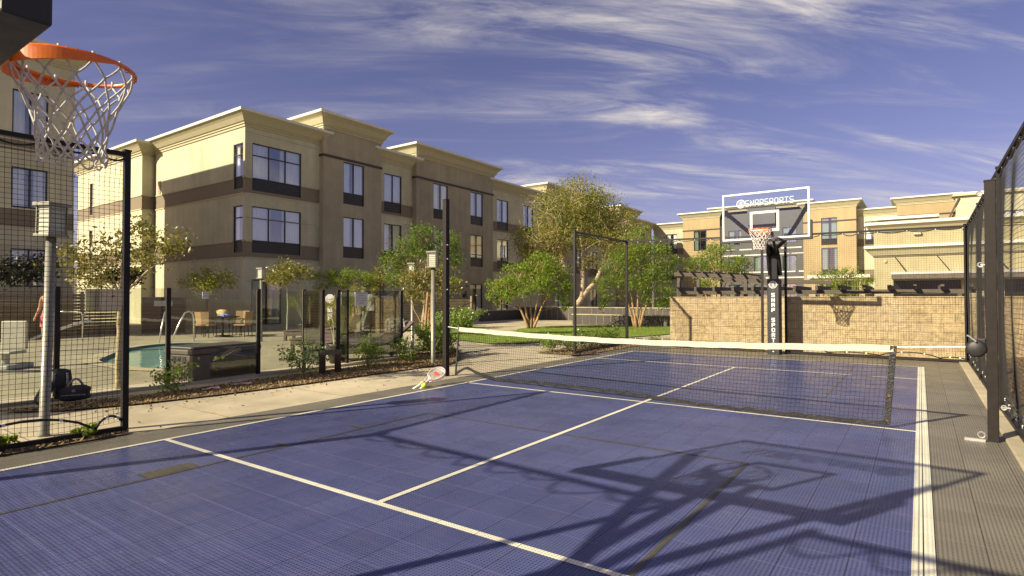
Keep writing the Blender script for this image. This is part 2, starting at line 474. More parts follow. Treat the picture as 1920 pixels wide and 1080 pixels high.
def block_text(word, cw, chh, gap, t, mat):
    """squared heavy lettering, centred, lying in the local x-z plane"""
    b = MB(); tot = len(word) * cw + (len(word) - 1) * gap; x = -tot / 2
    for c in word:
        for a0, b0, a1, b1 in GLY.get(c, []):
            P, Q = Vector((x + t / 2 + a0 * (cw - t), 0, -chh / 2 + t / 2 + b0 * (chh - t))), Vector((x + t / 2 + a1 * (cw - t), 0, -chh / 2 + t / 2 + b1 * (chh - t)))
            dd = (Q - P).normalized() * (t / 2 - .001)
            b.bar(P - dd, Q + dd, .003, t, upv=(dd.z, 0, -dd.x) if abs(dd.z) > 1e-6 else (0, 0, 1))
        x += cw + gap
    return b.mesh('lettering', mat)
def bez(p0, p1, p2, n=8):
    p0, p1, p2 = Vector(p0), Vector(p1), Vector(p2)
    return [p0 * (1 - t) ** 2 + p1 * 2 * t * (1 - t) + p2 * t * t for t in [i / n for i in range(n + 1)]]
def catmull(pts, n=6):
    o = []; N_ = len(pts)
    for i in range(N_):
        p0, p1, p2, p3 = [Vector(pts[(i + k) % N_]) for k in (-1, 0, 1, 2)]
        for j in range(n):
            t = j / n
            o.append(tuple(.5 * ((2 * p1) + (-p0 + p2) * t + (2 * p0 - 5 * p1 + 4 * p2 - p3) * t * t + (-p0 + 3 * p1 - 3 * p2 + p3) * t ** 3)))
    return o
def fill_between(name, outer, inner, z, mat, kind=None):
    bm = bmesh.new()
    for loop in (outer, inner):
        if not loop: continue
        vs = [bm.verts.new((p[0], p[1], z)) for p in loop]
        for i in range(len(vs)): bm.edges.new((vs[i], vs[(i + 1) % len(vs)]))
    bmesh.ops.triangle_fill(bm, use_beauty=True, use_dissolve=False, edges=bm.edges[:])
    bmesh.ops.recalc_face_normals(bm, faces=bm.faces[:])
    for f in bm.faces:
        if f.normal.z < 0: f.normal_flip()
    me = bpy.data.meshes.new(name); bm.to_mesh(me); bm.free(); me.materials.append(mat)
    o = obj(name, me)
    return tag(o, kind=kind)
def structure(o, label=None):
    o['kind'] = 'structure'
    if label: o['label'] = label
    return o

# ------------------------------------------------------------------ ground, court, walks, lawn, pool
POOL = catmull([(-12.3, 5.3), (-13.5, 5.12), (-15, 5.2), (-16.1, 5.75), (-17.3, 6.45), (-18.3, 7.2), (-18.9, 8.2), (-18.3, 9.2), (-16.6, 9.2), (-14.8, 8.2), (-13.2, 7.1), (-12.1, 6.1)], 6)
def grow(loop, d_):
    cx = sum(p[0] for p in loop) / len(loop); cy_ = sum(p[1] for p in loop) / len(loop); o = []
    n = len(loop)
    for i, p in enumerate(loop):
        t = Vector((loop[(i + 1) % n][0] - loop[i - 1][0], loop[(i + 1) % n][1] - loop[i - 1][1])).normalized()
        nn = Vector((t.y, -t.x))
        if nn.dot(Vector((p[0] - cx, p[1] - cy_))) < 0: nn = -nn
        o.append((p[0] + nn.x * d_, p[1] + nn.y * d_))
    return o
g = MB()
X0, X1, Y0, Y1 = -24, -10.3, 3.0, 12.0
B = 900
for a in ((-B, -B, B, Y0), (-B, Y1, B, B), (-B, Y0, X0, Y1), (X1, Y0, B, Y1)):
    g.face([(a[0], a[1], -.03), (a[2], a[1], -.03), (a[2], a[3], -.03), (a[0], a[3], -.03)])
structure(g.build('ground', farground))
structure(fill_between('pool_deck', [(-9.62, -4), (-9.62, 12.6), (-12, 14.5), (-26, 16), (-26, -4)], grow(POOL, .32), -.004, deckm))
structure(fill_between('pool_edge', grow(POOL, .34), POOL, .012, coping))
pb = MB(); n = len(POOL)
for i in range(n):
    a, b = POOL[i], POOL[(i + 1) % n]
    pb.face([(a[0], a[1], .012), (b[0], b[1], .012), (b[0], b[1], -.17), (a[0], a[1], -.17)], 1)
    pb.face([(a[0], a[1], -.17), (b[0], b[1], -.17), (b[0], b[1], -.42), (a[0], a[1], -.42)], 0)
pb.face([(p[0], p[1], -.42) for p in POOL], 0)
structure(pb.build('pool_basin', [poolw, pooltile]))
structure(fill_between('water', grow(POOL, .0), None, -.06, waterm))
# plaza between the pool and the lawn
structure(fill_between('plaza', [(-9.62, 12.6), (-8.0, 9.0), (-6.62, 9.0), (-6.62, 19), (-8, 60), (-26, 60), (-26, 16), (-12, 14.5)], None, -.006, concrete))
# walkway beside the court
wk = MB()
wk.face([(-9.645, -3, 0), (-6.66, -3, 0), (-6.66, 9.0, 0), (-9.645, 9.0, 0)]); wk.face([(-8.02, 9.0, 0), (-6.66, 9.0, 0), (-6.66, 11.9, 0), (-8.02, 11.9, 0)])
structure(wk.build('walkway', concrete))
jt = MB()
for y in (-1.4, .25, 1.9, 3.62, 5.35, 7.1, 8.85, 10.6):
    jt.box((-8.01, y - .008, -.02), (-6.67, y + .008, .004))
structure(jt.build('walkway_joint', M('dark_joint', (.24, .20, .14), .9)))  # plain dark colour of the walkway joints
# court
XL, XC, XR, YS, YM, YF, YB = -6.085, -3.024, 0.0, 2.68, 7.30, 11.94, 14.04
ct = MB()
ct.face([(-6.62, -1.2, .006), (.66, -1.2, .006), (.66, 15.9, .006), (-6.62, 15.9, .006)], 0)
ct.face([(XL, -.55, .010), (XR, -.55, .010), (XR, YB, .010), (XL, YB, .010)], 1)
court = structure(ct.build('court', [grey, blue]))
def strip(name, segs, z, mat):
    b = MB()
    for x0, y0, x1, y1 in segs:
        b.face([(x0, y0, z), (x1, y0, z), (x1, y1, z), (x0, y1, z)])
    return b.build(name, mat, court)
L = .025
strip('white_line', [(XL - L, -.55, XL + L, YB + L), (XR - .052, -.55, XR - .003, YB + L), (XR + .003, -.55, XR + .052, YB + L)], .014, linem)
strip('white_line', [(XL + L, YS - L, XR - .052, YS + L), (XL + L, YM - L, XR - .052, YM + L), (XL + L, YF - L, XR - .052, YF + L), (XL + L, YB - L, XR - .052, YB + L)], .014, linem)
strip('white_line', [(XC - L, YS + L, XC + L, YM - L), (XC - L, YM + L, XC + L, YF - L)], .014, linem)
K1, K2, KY = -4.87, -1.203, 5.11
L = .016
strip('dark_line', [(K1 - L, -.5, K1 + L, YS - L), (K1 - L, YS + L, K1 + L, KY + L), (K1 + L, KY - L, XC - L, KY + L), (XC + L, KY - L, K2 - L, KY + L),
                    (K2 - L, -.5, K2 + L, YS - L), (K2 - L, YS + L, K2 + L, KY + L), (K1 - .2, 2.02, K1 - L, 2.42),
                    (K1 - .2, 3.2, K1 - L, 3.25), (K1 - .2, 4.1, K1 - L, 4.15)], .013, olive)
strip('dark_line', [(K2 - L + .1, 9.0, K2 + L + .1, YF - L), (K2 - L + .1, YF + L, K2 + L + .1, YB - .15), (-4.9, 9.0, XC - L, 9.05), (XC + L, 9.0, K2 + .1 - L, 9.05)], .013, M('faded_key', (.11, .10, .085), .5, .3, 6))
# kerb on the right
kb = MB(); kb.box((.66, -1.2, -.1), (.97, 15.5, .03)); structure(kb.build('kerb', concrete, bevel=.01))
# bank with mulch to the right of the kerb, strip behind the far fence
bk = MB()
nx, ny = 12, 30
def bankz(x, y): return .02 + .16 * (x - .97) + .03 * math.sin(x * 3.1 + y * 1.7) + .02 * math.sin(y * 4.3)
for i in range(nx):
    for j in range(ny):
        xs = [.975 + 7 * (i + k) / nx for k in (0, 1)]; ys = [-1.5 + 17.9 * (j + k) / ny for k in (0, 1)]
        bk.face([(xs[0], ys[0], bankz(xs[0], ys[0])), (xs[1], ys[0], bankz(xs[1], ys[0])), (xs[1], ys[1], bankz(xs[1], ys[1])), (xs[0], ys[1], bankz(xs[0], ys[1]))])
structure(bk.build('mulch_bank', soil))
structure(fill_between('planting_strip', [(-8.0, 15.9), (-7.3, 16.2), (-2.8, 15.62), (.95, 15.52), (.95, 16.02), (-5.84, 16.02), (-8.0, 17.2)], None, .018, soil))
structure(fill_between('planting_strip', [(-6.66, 12.2), (-7.95, 12.3), (-8.0, 15.9), (-7.3, 16.2), (-6.62, 15.9)], None, .016, soil))
BED = [(-9.2, 2.1), (-8.66, 2.6), (-8.40, 3.3), (-8.22, 4.3), (-8.12, 5.6), (-8.10, 8.2), (-8.05, 9.2), (-9.0, 10.6), (-10.6, 12.2), (-11.6, 12.4), (-10.9, 10.9), (-9.7, 9.6), (-9.4, 8.8), (-9.22, 7.0), (-9.2, 5.6), (-9.05, 4.0), (-9.1, 3.0)]
structure(fill_between('mulch_bed', BED, None, .022, soil))
# small soil strip at the foot of the near left fence
structure(fill_between('planting_strip', [(-6.95, -1), (-6.64, -1), (-6.66, 2.6), (-6.85, 2.6)], None, .017, soil))

def in_poly(x, y, poly):
    c = False; j = len(poly) - 1
    for i in range(len(poly)):
        (xi, yi), (xj, yj) = poly[i][:2], poly[j][:2]
        if (yi > y) != (yj > y) and x < (xj - xi) * (y - yi) / (yj - yi) + xi: c = not c
        j = i
    return c
def leafmesh(name, C, size, mats, seed, aspect=.5, flat=.0, matw=None, curl=.0):
    """C: n x 3 leaf positions; each leaf is one small rhombic face"""
    rg = np.random.default_rng(seed); n_ = len(C)
    d_ = rg.normal(size=(n_, 3)); d_[:, 2] -= .25; d_ /= np.linalg.norm(d_, axis=1)[:, None]
    nn = rg.normal(size=(n_, 3)); nn[:, 2] = np.abs(nn[:, 2]) + flat
    a = np.cross(d_, nn); a /= np.linalg.norm(a, axis=1)[:, None] + 1e-9
    s = size * rg.uniform(.6, 1.3, n_)[:, None]
    V = np.empty((n_, 4, 3))
    V[:, 0] = C - d_ * s * .5; V[:, 2] = C + d_ * s * .5
    V[:, 1] = C + a * s * aspect * .5; V[:, 3] = C - a * s * aspect * .5
    me = bpy.data.meshes.new(name)
    me.vertices.add(n_ * 4); me.vertices.foreach_set('co', V.reshape(-1))
    me.loops.add(n_ * 4); me.loops.foreach_set('vertex_index', np.arange(n_ * 4, dtype=np.int32))
    me.polygons.add(n_); me.polygons.foreach_set('loop_start', np.arange(0, n_ * 4, 4, dtype=np.int32))
    if not isinstance(mats, list): mats = [mats]
    for x in mats: me.materials.append(x)
    if len(mats) > 1:
        mi = matw if matw is not None else rg.integers(0, len(mats), n_)
        me.polygons.foreach_set('material_index', np.asarray(mi, dtype=np.int32))
    me.update(); me.validate()
    return me
# loose chips on the beds, blades of grass on the lawn: uncountable
rg = np.random.default_rng(3)
def scatter(poly, n_, z, zf=None):
    xs = [p[0] for p in poly]; ys = [p[1] for p in poly]; o = []
    while len(o) < n_:
        x, y = rg.uniform(min(xs), max(xs)), rg.uniform(min(ys), max(ys))
        if in_poly(x, y, poly): o.append((x, y, z if zf is None else zf(x, y) + .015))
    return np.array(o)
ch = np.vstack([scatter(BED, 14000, .033), scatter([(-8.6, 2.4), (-7.8, 3), (-7.8, 9), (-8.1, 9)], 220, .008), scatter([(-8.0, 0), (-6.7, 0), (-6.7, 9), (-8.0, 9)], 60, .008), scatter([(-6.95, -1), (-6.62, -1), (-6.64, 2.6), (-6.85, 2.6)], 700, .03),
                scatter([(.98, 2), (4.5, 2), (4.5, 16.3), (.98, 16.3)], 9000, 0, bankz), scatter([(-8, 15.9), (-7.3, 16.2), (.95, 15.55), (.95, 16.0), (-5.8, 16.0)], 2500, .03),
                scatter([(-6.66, 12.2), (-7.95, 12.3), (-8.0, 15.9), (-7.3, 16.2), (-6.62, 15.9)], 1800, .03)])
tag(obj('mulch', leafmesh('mulch', ch, .05, mulchm, 5, .45, 3.0)), kind='stuff', label='brown wood chip mulch scattered over the planting beds', cat='mulch')
LAWN = catmull([(-14.4, 15.3), (-12.8, 14.6), (-10.3, 14.0), (-9.3, 16.5), (-8.1, 19.5), (-7.6, 23), (-7.6, 27.2), (-12.0, 26.2), (-14.3, 24.0), (-14.6, 21.5), (-13.9, 19.5), (-14.6, 17)], 5)
structure(fill_between('lawn', LAWN, None, .022, grassbase))
structure(fill_between('lawn', catmull([(-17.5, 17.2), (-14.8, 16.6), (-15.4, 20), (-18.5, 21.5), (-20.5, 19.5)], 5), None, .022, grassbase))
gp = scatter(LAWN, 26000, .035)
gm = leafmesh('grass', gp, .07, grassm, 8, .16, 0)
tag(obj('grass', gm), kind='stuff', label='short sunlit green grass of the oval lawn', cat='grass')
# ------------------------------------------------------------------ buildings
def facade(mb, org, U, W, holes, z0, z1, bands, rev=.14, trims=(), tm=3):
    """one wall face: cells between window openings, reveals, thin trim lines; W = inward direction, holes (u0,u1,z0,z1)"""
    org, U, W = Vector(org), Vector(U), Vector(W); Z = Vector((0, 0, 1))
    u1 = U.length; U = U.normalized()
    us = sorted({0.0, u1} | {x for h in holes for x in h[:2]})
    zs = sorted({z0, z1} | {x for h in holes for x in h[2:]} | {x for b in bands for x in b[:2] if z0 < x < z1})
    P = lambda u, z, d_=0: org + U * u + Z * z + W * d_
    for a, b in zip(us, us[1:]):
        for c, d_ in zip(zs, zs[1:]):
            mu, mz = (a + b) / 2, (c + d_) / 2
            if any(h[0] < mu < h[1] and h[2] < mz < h[3] for h in holes): continue
            k = next((bb[2] for bb in bands if bb[0] < mz < bb[1]), 0)
            mb.face([P(a, c), P(b, c), P(b, d_), P(a, d_)], k)
    for h in holes:
        a, b, c, d_ = h; k = 0
        mb.face([P(a, c), P(a, d_), P(a, d_, rev), P(a, c, rev)], k); mb.face([P(b, d_), P(b, c), P(b, c, rev), P(b, d_, rev)], k)
        mb.face([P(a, d_), P(b, d_), P(b, d_, rev), P(a, d_, rev)], k); mb.face([P(b, c), P(a, c), P(a, c, rev), P(b, c, rev)], k)
    for z in trims:
        cut = sorted([(h[0], h[1]) for h in holes if h[2] - .02 < z < h[3] + .02]); u = 0.0
        for a, b in cut + [(u1, u1)]:
            if a - u > .02:
                q = [P(u, z - .03, -.035), P(a, z - .03, -.035), P(a, z + .03, -.035), P(u, z + .03, -.035)]
                mb.face(q, tm); mb.face([q[3], q[2], P(a, z + .03), P(u, z + .03)], tm); mb.face([P(u, z - .03), P(a, z - .03), q[1], q[0]], tm)
            u = b
WINC = {}
def window(parent, x, y, z, wd, hg, hv, cols=2, rows=1, rz=0, cm=curt, opening=.28, seed=0, group=None):
    """window with dark frame, pane, curtain and the louvred vent below it (local x right, y inward, z up)"""
    key = (round(wd, 2), round(hg, 2), round(hv, 2), cols, rows, cm.name, seed % 6)
    if key not in WINC:
        f = MB(); t = .045; y0, y1 = .03, .10; H = hg + hv
        f.box((0, y0, hv), (t, y1, H)); f.box((wd - t, y0, hv), (wd, y1, H)); f.box((t, y0, H - t), (wd - t, y1, H)); f.box((t, y0, hv), (wd - t, y1, hv + t))
        for i in range(1, cols): f.box((wd * i / cols - t / 2, y0, hv + t), (wd * i / cols + t / 2, y1, H - t))
        if rows == 2:
            for i in range(cols):
                a = wd * i / cols + t * (1 if i == 0 else .5); b = wd * (i + 1) / cols - t * (1 if i == cols - 1 else .5)
                f.box((a, y0, hv + hg * .66 - t / 2), (b, y1, hv + hg * .66 + t / 2))
        p = MB(); p.face([(t, .07, hv + t), (wd - t, .07, hv + t), (wd - t, .07, H - t), (t, .07, H - t)])
        v = MB()
        if hv > .05:
            v.box((0, .10, 0), (wd, .14, hv))
            for i in range(6):
                zz = hv * (i + .25) / 6
                v.box((.03, .055, zz), (wd - .03, .10, zz + hv * .07))
            v.box((0, .04, 0), (.03, .10, hv)); v.box((wd - .03, .04, 0), (wd, .10, hv))
        c = MB(); r_ = random.Random(seed % 6 + 11)
        gap0 = wd * (.30 + .22 * r_.random()); gap1 = gap0 + wd * opening * (.2 + 1.1 * r_.random())
        for a, b in ((.02, gap0), (gap1, wd - .02)):
            n_ = max(6, int((b - a) / .035)); xs = [a + (b - a) * i / n_ for i in range(n_ + 1)]
            ys = [.165 + .022 * math.sin(x * 48 + r_.random()) for x in xs]
            for i in range(n_): c.face([(xs[i], ys[i], hv), (xs[i + 1], ys[i + 1], hv), (xs[i + 1], ys[i + 1], H), (xs[i], ys[i], H)])
        WINC[key] = (f.mesh('window', frame), p.mesh('pane', winglass), v.mesh('vent_grille', grillem) if v.v else None, c.mesh('curtain', cm, True))
    f, p, v, c = WINC[key]
    o = obj('window', f, parent, (x, y, z), rz)
    obj('pane', p, o); obj('curtain', c, o)
    if v: obj('vent_grille', v, o)
    return o
def cornice(parent, x0, x1, y0, y1, zt, h=.72, ov=.52, parts=('cornice',)):
    prof = [(0, zt - h), (.05, zt - h), (.05, zt - h + .12), (.10, zt - h + .12), (.10, zt - h + .19), (.16, zt - h + .22), (.30, zt - .30), (ov - .05, zt - .13), (ov, zt - .13), (ov, zt), (-.3, zt), (-.3, zt - .35)]
    mb = MB(); k = 0
    loops = [[(x0 - o_, y0 - o_, z), (x1 + o_, y0 - o_, z), (x1 + o_, y1 + o_, z), (x0 - o_, y1 + o_, z)] for o_, z in prof]
    for i, (a, b) in enumerate(zip(loops, loops[1:])):
        for j in range(4):
            j2 = (j + 1) % 4
            mb.face([a[j], a[j2], b[j2], b[j]], 1 if i >= 7 else 0)
    mb.face(loops[-1], 2)
    return mb.build('cornice', [trim, capw, roofm], parent)
LB = [(6.42, 7.2, 2), (3.35, 4.14, 2)]          # the darker bands under the window rows
def volume(parent, x0, x1, y0, y1, zt, kind, wins, side=(), wingroup=None, corn=.72, ov=.52, z0=-.05, mats=None, cm=curt):
    """one block of a hotel wing; wins (x, z, w, hg, hv, cols, rows)"""
    mb = MB(); body = zt - .3
    light = kind == 'light'
    bands = LB if light else []
    trims = [7.2, 6.42, 4.14, 3.35] if light else []
    h = [(x - x0, x - x0 + w_, z, z + hg + hv) for x, z, w_, hg, hv, cols, rows in wins]
    facade(mb, (x0, y0, 0), (x1 - x0, 0, 0), (0, 1, 0), h, z0, body, bands, trims=trims)
    hs = [(y1 - y - w_, y1 - y, z, z + hg + hv) for y, z, w_, hg, hv, cols, rows in side]
    facade(mb, (x0, y1, 0), (0, y0 - y1, 0), (1, 0, 0), hs, z0, body, bands, trims=trims)
    facade(mb, (x1, y0, 0), (0, y1 - y0, 0), (-1, 0, 0), [], z0, body, bands, trims=trims)
    mb.face([(x0, y1, z0), (x1, y1, z0), (x1, y1, body), (x0, y1, body)]); mb.face([(x0, y0, body - .02), (x1, y0, body - .02), (x1, y1, body - .02), (x0, y1, body - .02)])
    mm = mats or ([stuccoL, stuccoL, stuccoD, trim] if light else [stuccoB, stuccoB, stuccoD, darkline])
    if not light:
        zz = 8.98
        mb.box((x0 - .05, y0 - .05, zz), (x1 + .05, y0 - .002, zz + .13), 3)
        mb.box((x0 - .05, y0 - .002, zz), (x0 - .002, y1, zz + .13), 3); mb.box((x1 + .002, y0 - .002, zz), (x1 + .05, y1, zz + .13), 3)
    mb.build('wall', mm, parent)
    for i, (x, z, w_, hg, hv, cols, rows) in enumerate(wins): window(parent, x, y0, z, w_, hg, hv, cols, rows, cm=cm, opening=.28 if cm is curt else .6, seed=i + int(x * 7))
    for i, (y, z, w_, hg, hv, cols, rows) in enumerate(side): window(parent, x0, y + w_, z, w_, hg, hv, cols, rows, -math.pi / 2, seed=i)
    cornice(parent, x0, x1, y0, y1, zt, corn, ov)
def room(x, upper=True, lower=True, w_=1.47):
    o = []
    if upper: o.append((x, 6.6, w_, 1.72, .6, 2, 1))
    if lower: o.append((x, 3.62, w_, 1.68, .58, 2, 1))
    return o
# main wing: local x = world Y, local y inward = world -X
PW = R(90)
hw = thing('hotel_wing', 'long three-storey cream and brown stucco hotel wing beside the pool', 'hotel', (-26.2, 0, 0), PW)
# (side face windows sit on the sunlit end wall facing the court's near end)
side1 = [(.16, 6.68, .86, 1.62, .56, 1, 2), (.16, 3.6, .86, 1.7, .56, 1, 2)]
volume(hw, 14.97, 19.15, 0, 9.3, 10.33, 'light', [(15.34, 6.6, 2.70, 1.72, .58, 3, 2), (15.34, 3.6, 2.70, 1.68, .56, 3, 2), (15.34, .1, 1.6, 2.2, 0, 2, 1)], side1)
for yv, wn_ in (((19.15, 23.2), room(20.45, w_=1.46)), ((26.1, 34.1), room(27.65, w_=1.42) + room(31.45, w_=1.42) + [(27.9, .02, .72, 1.9, 0, 1, 1), (31.4, .02, 1.42, 2.35, 0, 2, 1)]),
                ((41.5, 49), room(43) + room(46.2) + [(43, .02, 1.4, 2.35, 0, 2, 1)]), ((56, 60.8), room(57.3))):
    volume(hw, yv[0], yv[1], -.33, 9.3, 11.28 if yv[0] < 25 else 11.1, 'brown', wn_, corn=.80, ov=.55)
for yv, wn_ in (((23.2, 26.1), room(23.72, w_=1.44)), ((34.1, 41.5), room(35.05) + room(38.6) + [(35.0, .02, 1.45, 2.3, 0, 2, 1)]), ((49, 56), room(50.2) + room(53.4) + [(50.2, .02, 1.45, 2.3, 0, 2, 1)]), ((60.8, 66), room(62.4))):
    volume(hw, yv[0], yv[1], .02, 9.3, 10.27, 'light', wn_)
dp = MB()
for yv in (23.28, 34.2, 49.1): dp.box((yv, -.06, .1), (yv + .1, .015, 9.5))
dp.build('downpipe', stuccoD, hw)
cj = MB()
for z in (2.2, 5.25, 9.35): cj.box((15.0, -.008, z), (19.0, -.001, z + .022))
cj.build('control_joint', stuccoB, hw)
# stepped block at the left end of the sunlit wall
volume(hw, 14.35, 17, 9.5, 19, 10.2, 'light', [], [(16.5, 6.7, .5, 1.9, .1, 1, 1), (16.5, 3.7, .5, 1.9, .1, 1, 1)])
# louvre on the end wall
lv = MB()
for i in range(8): lv.box((14.93, 8.65, 7.25 + i * .1), (14.962, 8.98, 7.31 + i * .1))
lv.build('wall_louvre', signb, hw)
# wing at the left edge
ww = thing('hotel_wing', 'shaded hotel wing at the left edge behind the hoop net', 'hotel', (-28.3, 0, 0), PW)
mbw = []
WWIN = []
for x in (6.85, 2.6):
    WWIN += [(x, 7.6, 1.12, 1.85, 0.02, 2, 1), (x, 4.9, 1.12, 1.55, 0.02, 2, 1), (x, 1.85, 1.12, 1.45, .02, 2, 1)]
LBs = LB; LB = [(4.13, 4.84, 2), (7.1, 7.5, 2)]
volume(ww, 1.0, 8.85, 0, 9.0, 11.45, 'light', WWIN)
LB = LBs
# far wing: world axes; front at Y = 66
fwg = thing('hotel_wing', 'far tan three-storey hotel wing behind the far hoop, with dark tiled middle bay', 'hotel', (0, 66, 0), 0)
TAN = [stuccoT, stuccoT, stuccoD, darkline]
volume(fwg, -22.3, -18.15, -.3, 9, 11.05, 'brown', [(-21.05, 6.7, 1.45, 2.2, .05, 2, 1), (-21.05, 3.7, 1.45, 2.1, .05, 2, 1)], mats=TAN, cm=curtg)
volume(fwg, -26.2, -22.3, .6, 9, 10.2, 'light', [(-24.6, 6.6, 1.3, 1.8, .5, 2, 1), (-24.6, 3.6, 1.3, 1.8, .5, 2, 1)])
# dark slate bay with staggered white reveals
bay = MB()
BW = [(-17.3, 1.42), (-14.65, 1.40), (-11.8, 1.38)]
bh = [(x + 18.15, x + 18.15 + w_, z, z + hg) for x, w_ in BW for z, hg in ((7.15, 1.6), (4.15, 1.62), (1.2, 1.6))]
facade(bay, (-18.15, 0, 0), (8.4, 0, 0), (0, 1, 0), bh, -.05, 10.55, [])
bay.face([(-18.15, 0, 10.55), (-9.75, 0, 10.55), (-9.75, 9, 10.55), (-18.15, 9, 10.55)])
bay.box((-15.2, -.45, 9.2), (-12.4, -.004, 11.0))
random.seed(5)
for i in range(13):
    z = .95 + i * .625
    x = -18.0
    while x < -9.8:
        ln = random.uniform(1.2, 3.4); e = min(x + ln, -9.78)
        if not any(a - 18.15 < e + .02 and x - .02 < b - 18.15 and c - .02 < z < d_ + .05 for a, b, c, d_ in bh):
            bay.box((x, -.04, z + random.choice((-.04, .0))), (e, -.002, z + .09), 1)
        x = e + random.uniform(.05, .5)
bay.build('dark_bay', [slate, capw], fwg)
for i, (x, w_) in enumerate(BW):
    for z, hg in ((7.15, 1.6), (4.15, 1.62), (1.2, 1.6)): window(fwg, x, 0, z, w_, hg, 0, 2, 1, cm=curtg, opening=.5, seed=i)
cornice(fwg, -19.2, -9.4, .8, 9, 11.55, .6)
volume(fwg, -9.75, -5.05, -.3, 9, 11.05, 'brown', [(-8.12, 6.66, 1.42, 2.15, .6, 2, 1), (-8.12, 3.56, 1.42, 2.2, .6, 2, 1)], mats=TAN, cm=curtg)
volume(fwg, -5.05, -1.7, .9, 9, 10.15, 'light', [(-4.4, 6.6, 1.3, 1.8, .5, 2, 1)])
volume(fwg, -1.7, 2.7, -.3, 9, 10.8, 'brown', [], mats=TAN, cm=curtg)
volume(fwg, 2.7, 14, -.6, 9, 10.75, 'light', [(6, 6.6, 1.3, 1.8, .5, 2, 1)], corn=.35, ov=.2)
fl = MB(); fl.bar((1.75, -.5, 7.4), (2.95, -.7, 10.3), .12, .12)
fl.build('roof_hip_trim', darkline, fwg)
# entrance canopy low roof
cp = MB(); cp.box((-8.1, -9.5, 3.05), (-3.4, -.7, 3.32)); cp.box((-7.9, -9.3, 2.85), (-3.6, -.9, 3.046), 1)
for x in (-7.6, -4.0):
    for y in (-9.0, -5): cp.box((x - .2, y - .2, -.05), (x + .2, y + .2, 2.846), 1)
c_ = tag(cp.build('entrance_canopy', [capw, stuccoT]), 'flat cream entrance canopy on square columns before the far tan hotel wing', 'canopy'); c_.location = (0, 66, 0)
# one-storey dining building
rb = thing('dining_building', 'low cream building with dark awning and stepped white cornices behind the stone wall at right', 'building', (0, 52, 0), 0)
mb = MB()
facade(mb, (-2.85, 0, 0), (17, 0, 0), (0, 1, 0), [(1.22, 5.25, 1.2, 2.62), (7.6, 11.4, 1.2, 2.62)], -.05, 6.9, [])
facade(mb, (-2.85, 12, 0), (0, -12, 0), (1, 0, 0), [], -.05, 6.9, [])
mb.face([(-2.85, 0, 6.85), (14.2, 0, 6.85), (14.2, 12, 6.85), (-2.85, 12, 6.85)]); mb.face([(-2.85, 12, 0), (14.2, 12, 0), (14.2, 12, 6.9), (-2.85, 12, 6.9)])
mb.box((-2.9, -.03, 4.42), (14.2, -.003, 4.48), 1)
mb.box((-2.6, -.03, 6.3), (14.2, -.003, 6.36), 1)
mb.build('wall', [stuccoR, darkline], rb)
rc = MB()
def eave(x0, x1, y0, zt, h, ov, b=rc):
    pr_ = [(0, zt - h), (.1, zt - h), (ov * .75, zt - .2), (ov, zt - .2), (ov, zt), (-.02, zt)]
    for i, ((o1, z1), (o2, z2)) in enumerate(zip(pr_, pr_[1:])):
        k = 1 if i >= 2 else 0
        b.face([(x0 - o1, y0 - o1, z1), (x1, y0 - o1, z1), (x1, y0 - o2, z2), (x0 - o2, y0 - o2, z2)], k)
        b.face([(x0 - o2, y0 - o2, z2), (x0 - o2, y0 + 12, z2), (x0 - o1, y0 + 12, z1), (x0 - o1, y0 - o1, z1)], k)
eave(-2.85, 14.2, 0, 5.28, .72, .62)
eave(-2.85, 14.2, 0, 7.05, .55, .55)
eave(-2.2, 1.2, .9, 7.5, .5, .6)
rc.build('cornice', [trim, capw], rb)
up_ = MB(); up_.box((-2.1, .95, 6.86), (1.1, 10, 7.3)); up_.build('roof_parapet', stuccoR, rb)
aw = MB(); aw.box((-1.75, -1.5, 3.05), (14, -.003, 3.24), 0); aw.box((-1.7, -1.45, 2.72), (14, -.06, 3.046), 1); aw.build('awning', [steel, boxm], rb)
ar = MB()
for x in (-.8, 1.75, 4.9): ar.tube([(x - .7, -.05, 4.4), (x, -1.3, 3.22)], .03, 6)
ar.build('awning_rod', black, rb)
dko = M('dark_opening', (.012, .012, .012), .2)
for xa, xb in ((-1.63, 2.4), (4.75, 8.55)):
    gl = MB(); gl.face([(xa, .1, 1.2), (xb, .1, 1.2), (xb, .1, 2.62), (xa, .1, 2.62)])
    for k in (1, 2): x = xa + (xb - xa) * k / 3; gl.box((x, .03, 1.2), (x + .06, .096, 2.62))
    gl.build('window', dko, rb)
for a, b in (((-.35, -.25, 6.02), (.1, -.004, 6.2)), ((-2.2, -.12, 4.02), (-2.05, -.004, 4.2))):
    fx = MB(); fx.box(a, b); fx.build('wall_light', signb, rb)
# ------------------------------------------------------------------ stone wall and pergola behind the far fence
sw = MB(); sw.box((-5.83, 16.02, -.1), (9, 16.25, 1.39)); sw.box((-5.85, 16.0, 1.392), (9, 16.28, 1.42))
sw2 = tag(sw.build('stone_wall', stone, bevel=.012), 'tan split-face stone wall behind the far fence and far hoop', 'wall')
pg = thing('pergola', 'low brown timber pergola with rafter tails showing above the stone wall', 'pergola', (0, 17.9, 0))
b_ = MB(); b_.box((-6.3, -.05, 1.5), (1.1, .05, 1.60)); b_.box((-6.3, 2.2, 1.5), (1.1, 2.3, 1.60)); b_.build('beam', wood, pg)
b_ = MB()
x = -6.15
while x < 1.1:
    b_.box((x - .035, -.32, 1.603), (x + .035, 2.6, 1.72)); x += .55
b_.build('rafter', wood, pg)
for x in (-6.2, -2.6, .9):
    for y in (0, 2.25):
        b_ = MB(); b_.box((x - .055, y - .045, -.03), (x + .055, y + .045, 1.497)); b_.build('post', wood, pg)
